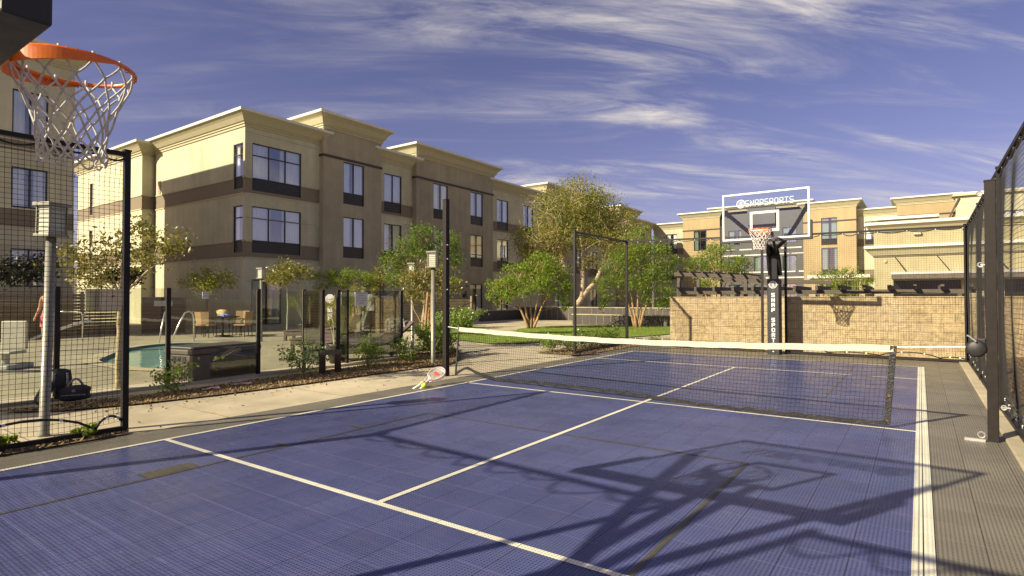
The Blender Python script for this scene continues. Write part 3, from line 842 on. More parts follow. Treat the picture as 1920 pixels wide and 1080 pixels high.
pg2 = thing('pergola', 'taller timber pergola with sloping top beams at the left end of the stone wall', 'pergola', (-6.4, 18.3, 0), 0)
b_ = MB(); b_.bar((-.1, 0, 2.16), (2.2, .25, 2.02), .09, .12); b_.bar((1.0, 1.4, 1.98), (4.2, 1.8, 1.85), .09, .12); b_.bar((-.1, 2.0, 2.16), (2.2, 2.25, 2.02), .09, .12); b_.build('beam', wood, pg2)
b_ = MB()
for i in range(6): b_.bar((.1 + i * .38, -.25, 2.225 - i * .022), (.1 + i * .38, 2.4, 2.245 - i * .022), .05, .05)
b_.build('rafter', wood, pg2)
for x, y in ((.05, 0), (2.05, .2), (.05, 2.0), (2.05, 2.2)):
    b_ = MB(); b_.box((x - .05, y - .05, -.03), (x + .05, y + .05, 2.03)); b_.build('post', wood, pg2)
# ------------------------------------------------------------------ court fences
CELL = .047
def netting(mb, P0, P1, z0, z1, r=.0016, bag=.03, seed=1, lift=0.0, pull=.0):
    """square mesh hung between two posts; each cord is a thin three-sided tube"""
    P0, P1 = Vector(P0), Vector(P1); Lh = (P1 - P0).length; U = (P1 - P0) / Lh; Nn = Vector((U.y, -U.x, 0))
    def S(u, v):
        uu, vv = u / Lh, (v - z0) / (z1 - z0)
        bulge = bag * math.sin(math.pi * uu) * math.sin(math.pi * vv) * (1 + .4 * math.sin(3 * uu * 6 + seed))
        dz = lift * max(0, 1 - vv * 6) * (0.5 + .5 * math.sin(u * 4.2 + seed))
        edge = pull * math.sin(vv * 9.4) * (uu ** 8)
        p = P0 + U * (u - edge) + Nn * bulge; p.z = v + dz + .004 * math.sin(u * 11 + v * 7 + seed)
        return p
    nu, nv = max(2, int(Lh / CELL)), max(2, int((z1 - z0) / CELL))
    for i in range(nu + 1):
        u = Lh * i / nu; mb.tube([S(u, z0 + (z1 - z0) * j / 8) for j in range(9)], r, 3)
    for j in range(nv + 1):
        v = z0 + (z1 - z0) * j / nv; k = max(3, int(Lh / .35)); mb.tube([S(Lh * i / k, v) for i in range(k + 1)], r, 3)
def fence(label, posts, h, topz=None, seed=1, r=.0016, ps=.028, nets=True, top_sag=.05, bot_sag=.12, label2=None):
    """posts: list of (x, y); h list of top heights"""
    ft = thing('court_fence', label, 'fence', (0, 0, 0), 0, 'black net fences round the court')
    rr = random.Random(seed)
    for (x, y), z in zip(posts, h):
        b = MB(); b.box((x - ps, y - ps, -.02), (x + ps, y + ps, z)); b.box((x - ps - .006, y - ps - .006, z + .001), (x + ps + .006, y + ps + .006, z + .02)); b.build('post', black, ft)
    tr, br, nt, cd, cd2, cl = MB(), MB(), MB(), MB(), MB(), MB()
    for k in range(len(posts) - 1):
        (xa, ya), (xb, yb) = posts[k], posts[k + 1]
        a, b = Vector((xa, ya, h[k])), Vector((xb, yb, h[k + 1])); Lh = (b - a).length; dd = (b - a).normalized()
        tr.bar(a + dd * ps - Vector((0, 0, .03)), b - dd * ps - Vector((0, 0, .03)), .045, .045)
        br.bar(Vector((xa, ya, .055)) + dd * ps, Vector((xb, yb, .055)) - dd * ps, .04, .045)
        if nets: netting(nt, (xa, ya, 0), (xb, yb, 0), .10, min(h[k], h[k + 1]) - .06, r, .05, seed + k, .05, .03)
        # festooned edge cords with white ties
        pts = []; s = 0.0; ties = []
        while s < Lh:
            st = rr.uniform(.32, .55); e = min(s + st, Lh); sg = top_sag * rr.uniform(.4, 1.3)
            for i in range(7): t = i / 6; pts.append(a + dd * (s + (e - s) * t) - Vector((0, 0, .06 + sg * 4 * t * (1 - t))))
            ties.append(a + dd * e - Vector((0, 0, .055))); s = e
        cd.tube(pts, .011, 5)
        pts = []; s = 0.0
        while s < Lh:
            st = rr.uniform(.5, 1.3); e = min(s + st, Lh); sg = bot_sag * rr.uniform(.25, 1.2)
            for i in range(9):
                t = i / 8; q = a + dd * (s + (e - s) * t); q.z = .085 + sg * (4 * t * (1 - t)) ** .8; pts.append(q)
                if i in (3, 6): ties.append(q + Vector((0, 0, .0)))
            s = e
        cd2.tube(pts, .013, 5)
        for q in ties: cl.box(q - Vector((.012, .012, .015)), q + Vector((.012, .012, .015)))
    tr.build('top_rail', black, ft); br.build('bottom_rail', black, ft)
    if nets: nt.build('netting', netm, ft)
    cd.build('edge_cord', cordm, ft, True); cd2.build('edge_cord', cordm, ft, True); cl.build('cord_tie', white, ft)
    return ft
fence('tall black net fence running along the kerb on the right side of the court', [(.82, 15.46), (.81, 12.3), (.80, 9.15), (.80, 6.0), (.80, 2.8), (.80, -.85)], [2.93, 2.95, 2.975, 3.0, 3.0, 3.0], seed=2, r=.002)
fence('black net fence before the stone wall right of the far hoop', [(-2.72, 15.60), (.79, 15.46)], [2.97, 2.93], seed=3)
fence('black net fence before the stone wall left of the far hoop', [(-7.22, 16.2), (-3.30, 15.76)], [3.13, 3.0], seed=4)
fence('short black net fence beside the shrub row at the far left of the court', [(-6.94, 12.47), (-7.25, 16.22)], [3.05, 3.13], seed=5, bot_sag=.16)
fence('nearest black net fence on the left, below the orange hoop', [(-6.79, -.62), (-6.78, 2.58)], [2.94, 2.94], seed=6, r=.0021, bot_sag=.2)
fence('black net fence behind the camera left of the near hoop pole', [(-6.76, -.66), (-3.62, -.84)], [2.94, 2.94], seed=7, top_sag=.14)
fence('black net fence behind the camera right of the near hoop pole', [(-2.80, -.88), (.77, -.88)], [2.94, 2.94], seed=8, top_sag=.14)
# ------------------------------------------------------------------ tennis net and its posts
NA, NBp = Vector((-6.96, 7.77, 0)), Vector((.533, 7.26, 0))
def netpost(label, loc, z, wx):
    t = thing('net_post', label, 'net post', loc, R(-3.9), 'square posts holding the tennis net')
    b = MB(); b.box((-wx / 2, -.045, -.01), (wx / 2, .045, z)); b.build('post', brownm, t, bevel=.006)
    b = MB(); b.box((-wx / 2 - .003, -.048, z + .001), (wx / 2 + .003, .048, z + .012)); b.build('cap', brownm, t)
    return t
lp = netpost('tall bronze square net post at the left court edge beside rackets', NA, 3.165, .092)
rp = netpost('tall bronze square net post on the right by the kerb with a winch', (.565, 7.26, 0), 2.53, .088)
b = MB(); b.lathe([(.004, 0), (.075, .004), (.085, .02), (.085, .07), (.06, .085), (.004, .09)], 18)
hm = b.build('winch', pad, rp, True); hm.rotation_euler = (R(90), 0, 0); hm.location = (-.12, .02, .90)
b = MB(); b.box((-.11, -.04, .86), (-.045, .035, 1.0)); b.build('winch_bracket', pad, rp, bevel=.01)
b = MB(); b.tube([(-.12, -.09, .97), (-.17, -.1, 1.02), (-.19, -.1, 1.03)], .008, 6); b.build('winch_handle', steel, rp)
for z in (2.42, 1.72, .34):
    b = MB(); b.tube([(Vector((-.08 if z > 1 else .08, 0, z)) + Vector((math.cos(k * .63) * .02, 0, math.sin(k * .63) * .02))) for k in range(10)], .007, 5, 0, True)
    b.bar((-.045 if z > 1 else .045, 0, z), (-.08 if z > 1 else .13, 0, z), .012, .012); b.build('eye_bolt', steel, rp)
b = MB(); b.box((-.22, -.09, .006), (-.06, -.05, .03)); b.tube([(-.09 + .028 * math.cos(k * .7), -.07, .07 + .028 * math.sin(k * .7)) for k in range(9)], .006, 5, 0, True); b.build('base_anchor', steel, rp)
for z in (1.16,):
    b = MB(); b.bar((.075, 0, z), (.42, .25, z + .17), .012, .012); b.build('brace_wire', black, lp)
for z in (2.35, 2.1, 1.55):
    b = MB(); b.lathe([(.004, 0), (.012, .004), (.012, .02)], 8); q = b.build('bolt', steel, lp); q.rotation_euler = (R(90), 0, R(90)); q.location = (.046, -.02, z)
tn = thing('tennis_net', 'black tennis net with white headband sagging across the blue court', 'tennis net')
def onnet(s, z, off=0):   # s = metres from the left post
    d_ = (NBp - NA).normalized(); p = NA + d_ * s; return Vector((p.x, p.y + off, z))
def topz(s): return .895 - .075 * math.sin(math.pi * min(1, max(0, s / 6.75)))
BOT = [(.24, .05), (.36, .12), (.48, .19), (.62, .155), (.82, .09), (1.2, .045), (1.97, .07), (2.95, .075), (3.93, .05), (4.83, .03), (5.82, .045), (6.36, .045), (6.69, .062)]
def botz(s):
    for (a, za), (b, zb) in zip(BOT, BOT[1:]):
        if a <= s <= b: return za + (zb - za) * (s - a) / (b - a) + .006 * math.sin(s * 23)
    return .05
SN0, SN1 = .33, 6.74
nb = MB()
def npt(u, v):           # u 0..1 along, v 0..1 up
    st = SN0 + (SN1 - SN0) * u; sb = .24 + (6.67 - .24) * u
    s = sb + (st - sb) * v; zb, zt = botz(sb), topz(st) - .06
    return onnet(s, zb + (zt - zb) * v, .02 * math.sin(u * 14) * (1 - v))
for i in range(143):
    nb.tube([npt(i / 142, j / 5) for j in range(6)], .0019, 3)
for j in range(18):
    nb.tube([npt(i / 60, j / 17) for i in range(61)], .0019, 3)
nb.build('netting', netm, tn)
hb = MB(); prev = None
for i in range(61):
    s = SN0 + (SN1 - SN0) * i / 60; zt = topz(s); wob = .003 * math.sin(s * 9) + .002 * math.sin(s * 31)
    ring = [onnet(s, zt - .068 + wob, -.012), onnet(s, zt + wob, -.009), onnet(s, zt + .004 + wob, 0), onnet(s, zt + wob, .009), onnet(s, zt - .068 + wob, .012)]
    if prev:
        for k in range(4): hb.face([prev[k], ring[k], ring[k + 1], prev[k + 1]])
    prev = ring
hb.build('headband', bandw, tn, True)
bb = MB(); pts = [npt(i / 90, 0) for i in range(91)]
prev = None
for i, p in enumerate(pts):
    h_ = .022 + .006 * math.sin(i * 1.9); o_ = .012 * math.sin(i * .9)
    ring = [p + Vector((0, -.012 + o_, -.02)), p + Vector((0, -.016 + o_, h_)), p + Vector((0, .012 + o_, h_)), p + Vector((0, .014 + o_, -.02))]
    if prev:
        for k in range(4): bb.face([prev[k], ring[k], ring[(k + 1) % 4], prev[(k + 1) % 4]])
    prev = ring
bb.build('bottom_band', vinyl, tn)
for u, wd in ((1.0, .062), (0.0, .03)):
    sb = MB(); a = npt(u, 0); b2 = npt(u, 1) + Vector((0, 0, .055))
    sb.bar(a - Vector((0, 0, .02)), b2, wd, .022, upv=(0, 1, 0)); q = sb.build('side_band', vinyl, tn, bevel=.004)
    if u == 1:
        gb = MB()
        for v in (.03, .36, .97):
            c = a.lerp(b2, v) + Vector((0, -.014, 0)); gb.tube([c + Vector((.011 * math.cos(k), 0, .011 * math.sin(k))) for k in range(6)], .004, 5, 0, True)
        gb.build('grommet', M('brass', (.6, .42, .15), .3, metal=.8), tn)
cb = MB(); cb.tube([onnet(SN1 - .02, topz(SN1) - .02), (.47, 7.26, .915)], .006, 6); cb.tube([onnet(.05, .885), onnet(SN0, topz(SN0) - .02)], .006, 6); cb.build('tension_cable', white, tn)
# ------------------------------------------------------------------ basketball hoops
def rim_net(rz, cx, cy_, par, rr, cr, seed, tangled):
    """white rope net hung from the ring"""
    b = MB(); rn = random.Random(seed)
    nl = 12; prof = [(.222, -.012), (.205, -.075), (.175, -.145), (.150, -.215), (.132, -.285), (.122, -.345), (.125, -.40)]
    def P(k, a):
        r_, z = prof[k]; j = rn.uniform(-1, 1) * (.010 if tangled else .005) * (k > 0)
        return Vector((cx + (r_ + j) * math.cos(a), cy_ + (r_ + j) * math.sin(a), rz + z + j))
    G = {}
    for k in range(len(prof)):
        for i in range(nl): G[k, i] = P(k, 2 * math.pi * (i + (.5 if k % 2 else 0)) / nl)
    for k in range(len(prof) - 1):
        for i in range(nl):
            i2 = (i + 1) % nl if k % 2 else (i - 1) % nl
            for j in (i, i2):
                a, c = G[k, i], G[k + 1, j]; mid = (a + c) / 2 + Vector((rn.uniform(-1, 1), rn.uniform(-1, 1), rn.uniform(-1, 1))) * (.010 if tangled else .004)
                b.tube(bez(a, mid, c, 4), cr, 5)
    k = len(prof) - 1
    for i in range(nl):
        a, c = G[k, i], G[k, (i + 1) % nl]; b.tube(bez(a, (a + c) / 2 - Vector((0, 0, .055)), c, 5), cr, 5)
    for i in range(nl):
        a = G[0, i]; b.tube([a + Vector((0, 0, .03)), a], cr * 1.3, 5)
    return b.build('net', rope, par, True)
def make_hoop(label, loc, rz, ring_z, px_off, board_z0, bw, text, thick, seed, ring_y=-.38, face_y=-1.62, cr=.005, tangled=False, pw=.085):
    h = thing('basketball_hoop', label, 'basketball hoop', loc, rz, 'pole mounted basketball hoops')
    bh_ = 1.07; y0 = face_y; bx = px_off
    b = MB(); b.box((-pw, -pw, 0), (pw, pw, ring_z - .16)); b.build('pole', black, h, bevel=.008)
    b = MB(); b.box((-.14, -.14, .0), (.14, .14, 1.85)); pd = b.build('pole_pad', pad, h, bevel=.02)
    lets = [(c, i) for i, c in enumerate("SNAP SPORTS.") if c != ' ']
    for c, i in lets:
        q = obj('lettering', block_text(c, .078, .098, 0, .021, white), pd, (0, -.1425, 1.46 - i * .122))
    b = MB(); b.tube([(.085 * math.cos(k * .2618), -.1425, 1.71 + .085 * math.sin(k * .2618)) for k in range(24)], .008, 5, 0, True)
    b.tube([(.06 * math.cos(k * .2618), -.1425, 1.71 + .06 * math.sin(k * .2618)) for k in range(24)], .004, 5, 0, True)
    b.box((-.11, -.1425, 1.705), (-.085, -.141, 1.715)); b.box((.085, -.1425, 1.705), (.11, -.141, 1.715))
    b.build('emblem', white, pd)
    q = obj('lettering', block_text('S', .06, .08, 0, .016, white), pd, (0, -.1425, 1.71))
    b = MB()
    for z in (1.56, .96, .05): b.lathe([(.003, 0), (.022, 0), (.022, .004), (.003, .004)], 10, (0, 0, 0)); 
    # bolts as dark discs on the pad
    b = MB()
    for z in (1.585, .975): b.box((-.024, -.146, z - .022), (.024, -.1405, z + .022))
    b.build('pad_bolt', vinyl, pd)
    # board
    bd = MB(); t = .038; x0, x1, z0, z1 = bx - bw / 2, bx + bw / 2, board_z0, board_z0 + bh_
    fr_ = MB()
    for a, c in (((x0, y0, z0), (x0 + t, y0 + .04, z1)), ((x1 - t, y0, z0), (x1, y0 + .04, z1)), ((x0 + t, y0, z1 - t), (x1 - t, y0 + .04, z1)), ((x0 + t, y0, z0), (x1 - t, y0 + .04, z0 + t))): fr_.box(a, c)
    B_ = fr_.build('backboard', white, h, bevel=.004)
    g_ = MB(); g_.box((x0 + t, y0 + .012, z0 + t), (x1 - t, y0 + .024, z1 - t)); g_.build('glass_panel', boardglass, B_)
    s_ = MB(); sq0, sq1, sz0, sz1 = bx - .305, bx + .305, z0 + .17, z0 + .17 + .46; t2 = .05
    for a, c in (((sq0, y0 + .003, sz0), (sq0 + t2, y0 + .010, sz1)), ((sq1 - t2, y0 + .003, sz0), (sq1, y0 + .010, sz1)), ((sq0 + t2, y0 + .003, sz1 - t2), (sq1 - t2, y0 + .010, sz1)), ((sq0 + t2, y0 + .003, sz0), (sq1 - t2, y0 + .010, sz0 + t2))): s_.box(a, c)
    s_.build('target_square', white, B_)
    p_ = MB(); e = thick
    p_.box((x0 - .02, y0 - e, z0 - .055), (x1 + .02, y0 + .06 + e, z0 - .002))
    for xa, xb in ((x0 - .045, x0 - .002), (x1 + .002, x1 + .045)): p_.box((xa, y0 - e, z0 - .055), (xb, y0 + .06 + e, z0 + .36))
    p_.build('edge_pad', pad, B_, bevel=.008)
    q = obj('lettering', block_text('SNAPSPORTS', .082, .145, .021, .016, M('board_print_' + str(seed), (.50, .56, .54), .6, .05, 20)), B_, (bx + .10, y0 + .008, z1 - .24))
    b = MB(); cx0 = bx - .50; b.tube([(cx0 + .09 * math.cos(k * .2618), y0 + .008, z1 - .24 + .09 * math.sin(k * .2618)) for k in range(24)], .009, 5, 0, True)
    b.tube([(cx0 + .062 * math.cos(k * .2618), y0 + .008, z1 - .24 + .062 * math.sin(k * .2618)) for k in range(24)], .004, 5, 0, True)
    b.build('emblem', white, B_)
    q = obj('lettering', block_text('S', .06, .08, 0, .016, white), B_, (cx0, y0 + .008, z1 - .24))
    # supporting arms
    a_ = MB()
    pz = ring_z - .26
    for sx in (-1, 1):
        a_.tube(bez((sx * .05, -.05, pz), (bx + sx * .30, -.75, pz + .10), (bx + sx * (bw / 2 - .10), y0 + .10, z0 + .62), 10), .046, 8)
        a_.tube([(bx + sx * (bw / 2 - .10), y0 + .10, z0 + .55), (bx + sx * (bw / 2 - .07), y0 + .06, z0 + .72)], .03, 8)
        a_.bar((sx * .06, 0, pz - .18), (bx + sx * .12, y0 + .07, z0 + .25), .045, .09)
    a_.build('support_arm', black, h)
    c_2 = MB()
    for sx in (-1, 1): c_2.tube(bez((sx * .09, -.2, pz + .02), (sx * (pw + .045), -.05, pz - .25), (sx * (pw + .03), .08, pz - .66), 8), .03 + pw * .25, 6)
    c_2.build('lift_handle', black, h)
    # ring
    cy_ = y0 + ring_y; b = MB()
    b.tube([(bx + .2286 * math.cos(k * math.pi / 24), cy_ + .2286 * math.sin(k * math.pi / 24), ring_z) for k in range(48)], .0095, 8, 0, True)
    # flat reinforcing flange from the board round the back half
    for sgn in (1, -1):
        prev = None
        for k in range(29):
            a2 = math.pi / 2 + sgn * k / 28 * math.pi * .62
            hh = .055 * (1 - (k / 28) ** 2) + .008; r_ = .2286 + .016
            o_ = Vector((bx + r_ * math.cos(a2), cy_ + r_ * math.sin(a2), ring_z - .004))
            i_ = Vector((bx + (r_ - .008) * math.cos(a2), cy_ + (r_ - .008) * math.sin(a2), ring_z - .004))
            ring = [o_, o_ - Vector((0, 0, hh)), i_ - Vector((0, 0, hh)), i_]
            if prev:
                for q_ in range(4): b.face([prev[q_], ring[q_], ring[(q_ + 1) % 4], prev[(q_ + 1) % 4]])
            prev = ring
    b.box((bx - .09, cy_ + .243, ring_z - .075), (bx + .09, y0 - .001, ring_z + .006))
    b.box((bx - .075, y0 - .012, ring_z - .12), (bx + .075, y0 - .0015, ring_z + .04))
    for k in range(12):
        a2 = 2 * math.pi * k / 12 + .13
        b.tube([(bx + (.2286 + .006 * math.cos(j)) * math.cos(a2 + j * .012 - .04), cy_ + (.2286 + .006 * math.cos(j)) * math.sin(a2 + j * .012 - .04), ring_z - .012 + .006 * math.sin(j)) for j in range(8)], .0032, 4)
    rim = b.build('rim', orange, h, False)
    rim_net(ring_z, bx, cy_, h, .2286, cr, seed, tangled)
    return h
make_hoop('basketball hoop with clear backboard at the far end before the stone wall', (-2.93, 15.33, 0), R(-2), 2.87, .17, 2.70, 1.83, True, .012, 3, cr=.0075)
make_hoop('near basketball hoop whose orange ring fills the top left corner', (-3.06, -1.05, 0), R(180), 2.43, 0.0, 2.27, 1.83, True, .03, 9, cr=.0048, tangled=True, pw=.11)
# ------------------------------------------------------------------ lamps
LG = 'square lantern lamps on pale poles'
def make_lamp(label, loc, rz):
    t = thing('garden_lamp', label, 'lamp', loc, rz, LG)
    b = MB(); b.lathe([(.052, 0), (.052, .02), (.047, .03), (.044, 2.03)], 16); b.build('pole', lampm, t, True)
    b = MB(); b.box((-.105, -.105, 2.035), (.105, .105, 2.06)); b.box((-.115, -.115, 2.345), (.115, .115, 2.38))
    for x in (-.086, .086):
        for y in (-.086, .086): b.box((x - .007, y - .007, 2.061), (x + .007, y + .007, 2.344))
    ln = b.build('lantern', lampm, t, bevel=.003)
    b = MB(); b.box((-.078, -.078, 2.062), (.078, .078, 2.343)); b.build('lamp_glass', lampg, ln)
    b = MB()
    for i in range(6): b.box((-.078, -.086, 2.09 + i * .043), (.078, -.0795, 2.096 + i * .043)); b.box((.0795, -.078, 2.09 + i * .043), (.086, .078, 2.096 + i * .043))
    b.build('lantern_bars', lampm, ln)
    return t
lamp = make_lamp('tallest-looking pale lamp post seen through the near left net, beside the black bags', (-7.3, 2.05, 0), R(20))
lamp.rotation_euler = (R(-.5), R(1.2), R(20))
for q, l in (((-8.34, 8.91, 0), 'pale lamp post just left of the left net post, in mulch among shrubs'),
             ((-17.45, 10.55, 0), 'pale lamp post on the pool deck between the wicker dining chairs and round-headed tree'),
             ((-11.6, 11.55, 0), 'pale lamp post half hidden by the staked brown-leaved tree')):
    dup(lamp, q, R(20), l)
# ------------------------------------------------------------------ glass pool fence
gf = thing('glass_pool_fence', 'glass panel pool fence with brown posts along the mulch bed', 'fence')
GP = [(-9.72, .0), (-9.72, 1.45), (-9.72, 2.86), (-9.74, 4.31), (-9.68, 5.80), (-9.70, 6.75)]
GP2 = [(-9.76, 7.82), (-9.83, 9.43)]
for x, y in GP + GP2:
    b = MB(); b.box((x - .03, y - .03, -.02), (x + .03, y + .03, 1.57)); b.build('post', brownm, gf, bevel=.004)
for A_ in (GP, GP2):
    for (x0, y0), (x1, y1) in zip(A_, A_[1:]):
        b = MB(); b.bar((x0, y0 + .034, .83), (x1, y1 - .034, .83), .010, 1.46); b.build('glass_panel', poolglass, gf)
b = MB(); b.box((-9.84, -1, -.05), (-9.64, 9.6, .05)); b.build('base_kerb', deckm, gf)
gt = thing('pool_gate', 'glass pool gate standing ajar with dark hinge sleeves on two posts', 'gate')
for x, y in ((-8.95, 6.62), (-8.87, 6.90)):
    b = MB(); b.box((x - .03, y - .03, 0), (x + .03, y + .03, 1.56)); b.build('post', brownm, gt, bevel=.004)
    b = MB(); b.lathe([(.062, 0), (.058, .33), (.07, .335), (.075, .43), (.06, .45)], 12, (x, y, 0)); b.build('hinge_sleeve', boxm, gt, True)
b = MB(); b.bar((-8.97, 6.63, .40), (-8.86, 6.90, .40), .09, .09); b.build('hinge_bar', boxm, gt)
b = MB(); b.bar((-8.90, 6.94, .85), (-9.70, 7.78, .85), .010, 1.38); b.build('glass_panel', poolglass, gt)
b = MB(); b.bar((-8.98, 6.60, .85), (-9.66, 6.72, .85), .010, 1.38); b.build('glass_panel', poolglass, gt)
def board_sign(name, label, c, wd, ht, rz, mat, lines, lc):
    t = thing(name, label, 'sign', c, rz)
    b = MB(); b.box((-wd / 2, -.006, -ht / 2), (wd / 2, .006, ht / 2)); b.build('panel', mat, t)
    b = MB()
    for i, (a, e) in enumerate(lines): b.box((-wd / 2 * a, -.0085, ht / 2 - .03 - i * ht / (len(lines) + .6)), (wd / 2 * e, -.0065, ht / 2 - .02 - i * ht / (len(lines) + .6)))
    b.build('print', lc, t)
    return t
greyp = M('grey_print', (.22, .24, .24), .7)
board_sign('glass_sign', 'white notice with rows of print fixed to glass by the gate', (-9.66, 8.11, 1.38), .33, .29, R(90), signm, [(.8, .8), (.5, .5), (.8, .7), (.8, .8), (.4, .4)], greyp)
board_sign('notice_sheet', 'small white notice on the pool fence glass above the dining chairs', (-9.60, 4.82, 1.45), .10, .12, R(90), signm, [(.7, .7), (.6, .6)], greyp)
# ------------------------------------------------------------------ things along the near left
st = thing('bed_sign', 'blank beige board fixed to the slim tree trunk behind the near net', 'sign', (-9.72, 3.42, 0), R(78))
b = MB(); b.box((-.225, -.01, 1.21), (.225, .01, 1.54)); b.build('board', signb, st, bevel=.02)
b = MB(); b.box((.12, .011, 1.30), (.24, .03, 1.36)); b.build('bracket', brownm, st)
db = thing('deck_box', 'long dark brown resin deck storage box behind the glass fence', 'storage box', (-10.1, 5.24, 0), R(100.9))
b = MB(); b.box((-.66, -.33, .02), (.66, .33, .47)); b.build('body', boxm, db, bevel=.015)
b = MB(); b.box((-.69, -.36, .475), (.69, .36, .56)); b.box((-.64, -.31, .561), (.64, .31, .60)); b.build('lid', boxm, db, bevel=.02)
b = MB()
for i in range(3): b.box((-.668, -.16 + i * .12, .36), (-.661, -.08 + i * .12, .44))
b.build('handle_slot', pad, db)
b = MB()
for i in range(9): b.box((-.667, -.24 + i * .055, .06), (-.6605, -.21 + i * .055, .28))
b.build('basket_weave', pad, db)
# bags
def blob(name, mat, parent, c, sz, seed=0, lump=.12):
    bm = bmesh.new(); bmesh.ops.create_cube(bm, size=1)
    bmesh.ops.subdivide_edges(bm, edges=bm.edges[:], cuts=5, use_grid_fill=True)
    rn = random.Random(seed)
    ph = [rn.uniform(0, 6) for _ in range(6)]
    for v in bm.verts:
        p = v.co * 2; L_ = (abs(p.x) ** 4 + abs(p.y) ** 4 + abs(p.z) ** 4) ** .25 + 1e-6
        k = 1 / L_ * (1 + lump * .5 * (math.sin(p.x * 4 + ph[0]) * math.sin(p.y * 5 + ph[1]) + math.sin(p.z * 5 + ph[2] + p.x * 3)))
        q = p * k
        v.co = (q.x * sz[0] / 2, q.y * sz[1] / 2, q.z * sz[2] / 2)
    me = bpy.data.meshes.new(name); bm.to_mesh(me); bm.free(); me.materials.append(mat)
    me.polygons.foreach_set('use_smooth', [True] * len(me.polygons))
    return obj(name, me, parent, c)
bg_ = thing('duffel_bag', 'black duffel bag lying on concrete beside the lamp base behind the near net', 'bag', (-9.26, 2.93, .03), R(65)); bg_.scale = (.66,) * 3
blob('body', bagm, bg_, (0, 0, .16), (.50, .30, .30), 3)
b = MB(); b.tube(bez((-.12, .02, .27), (.02, -.1, .62), (.14, .02, .29), 10), .022, 6); b.build('strap', bagg, bg_, True)
b = MB(); b.box((-.2, -.16, .13), (.2, -.148, .15)); b.box((-.03, -.165, .2), (.03, -.15, .25)); b.build('zip_trim', bagg, bg_)
bp_ = thing('backpack', 'black backpack standing upright behind the duffel bag', 'bag', (-9.50, 2.86, .03), R(65)); bp_.scale = (.74,) * 3
blob('body', bagm, bp_, (0, 0, .29), (.28, .22, .56), 5, .08)
b = MB(); b.tube(bez((-.09, -.11, .5), (-.12, -.2, .3), (-.08, -.1, .1), 8), .02, 6); b.tube(bez((.09, -.11, .5), (.12, -.2, .3), (.08, -.1, .1), 8), .02, 6); b.build('strap', bagg, bp_, True)
bs = thing('sports_bag', 'dark grey sports bag leaning left of the lamp base', 'bag', (-9.36, 2.63, .03), R(70)); bs.scale = (.72,) * 3
q = blob('body', bagm, bs, (0, 0, .19), (.20, .26, .42), 8, .1); q.rotation_euler = (0, R(22), 0)
q = blob('pocket', bagg, bs, (-.02, -.15, .15), (.10, .08, .22), 9, .1); q.rotation_euler = (0, R(22), 0)
# rackets and balls at the net post
def racket(label, loc, rz, tilt, mat, roll=0):
    t = thing('tennis_racket', label, 'racket', loc, rz, 'rackets leaning at the left net post'); t.rotation_euler = (tilt, roll, rz)
    b = MB(); b.tube([(.115 * math.cos(k * .2618), .36 + .15 * math.sin(k * .2618), 0) for k in range(24)], .011, 6, 0, True)
    b.tube([(-.05, .222, 0), (-.012, .12, 0)], .009, 6); b.tube([(.05, .222, 0), (.012, .12, 0)], .009, 6); b.build('frame', mat, t, True)
    b = MB()
    for i in range(-6, 7):
        x = i * .0165; e = .15 * math.sqrt(max(0, 1 - (x / .115) ** 2)); b.tube([(x, .36 - e, 0), (x, .36 + e, 0)], .001, 3)
        y = i * .0215; e = .115 * math.sqrt(max(0, 1 - (y / .15) ** 2)); b.tube([(-e, .36 + y, 0), (e, .36 + y, 0)], .001, 3)
    b.box((-.05, .335, -.001), (.05, .385, .001), 1); b.build('strings', [rope, redm], t)
    b = MB(); b.tube([(0, -.14, 0), (0, .13, 0)], [.017, .014], 8); b.build('grip', racketw, t, True)
    return t
def orient(t, head, ydir, nrm):
    Y = Vector(ydir).normalized(); Z = Vector(nrm); Z = (Z - Y * Z.dot(Y)).normalized(); X = Y.cross(Z)
    t.rotation_euler = Matrix((X, Y, Z)).transposed().to_euler(); t.location = Vector(head) - Y * .36
q = racket('white tennis racket leaning on the left net post, head to the right', (0, 0, 0), 0, 0, racketw)
orient(q, (-6.36, 6.88, .17), (-.10, .88, .36), (.45, -.35, .8))
q = racket('red-strung tennis racket lying over the white one at the net post', (0, 0, 0), 0, 0, M('racket_pink', (.72, .52, .50), .35))
orient(q, (-6.29, 6.80, .20), (.22, .85, .42), (.40, -.42, .8))
for i, (x, y, l) in enumerate(((-6.27, 6.50, 'tennis ball nearer the court line beside the rackets'), (-6.40, 6.60, 'tennis ball tucked against the racket grips'))):
    bm = bmesh.new(); bmesh.ops.create_uvsphere(bm, u_segments=20, v_segments=12, radius=.04)
    me = bpy.data.meshes.new('tennis_ball'); bm.to_mesh(me); bm.free(); me.materials.append(yellow); me.polygons.foreach_set('use_smooth', [True] * len(me.polygons))
    q = obj('tennis_ball', me, None, (x, y, .054)); tag(q, 'yellow-green ' + l, 'ball', 'tennis balls by the net post')
    b = MB(); b.tube([(.0405 * math.cos(a), .0405 * math.sin(a) * math.cos(.9 * math.sin(2 * a)), .0405 * math.sin(a) * math.sin(.9 * math.sin(2 * a))) for a in [k * .2618 for k in range(24)]], .0016, 4, 0, True); b.build('seam', white, q)
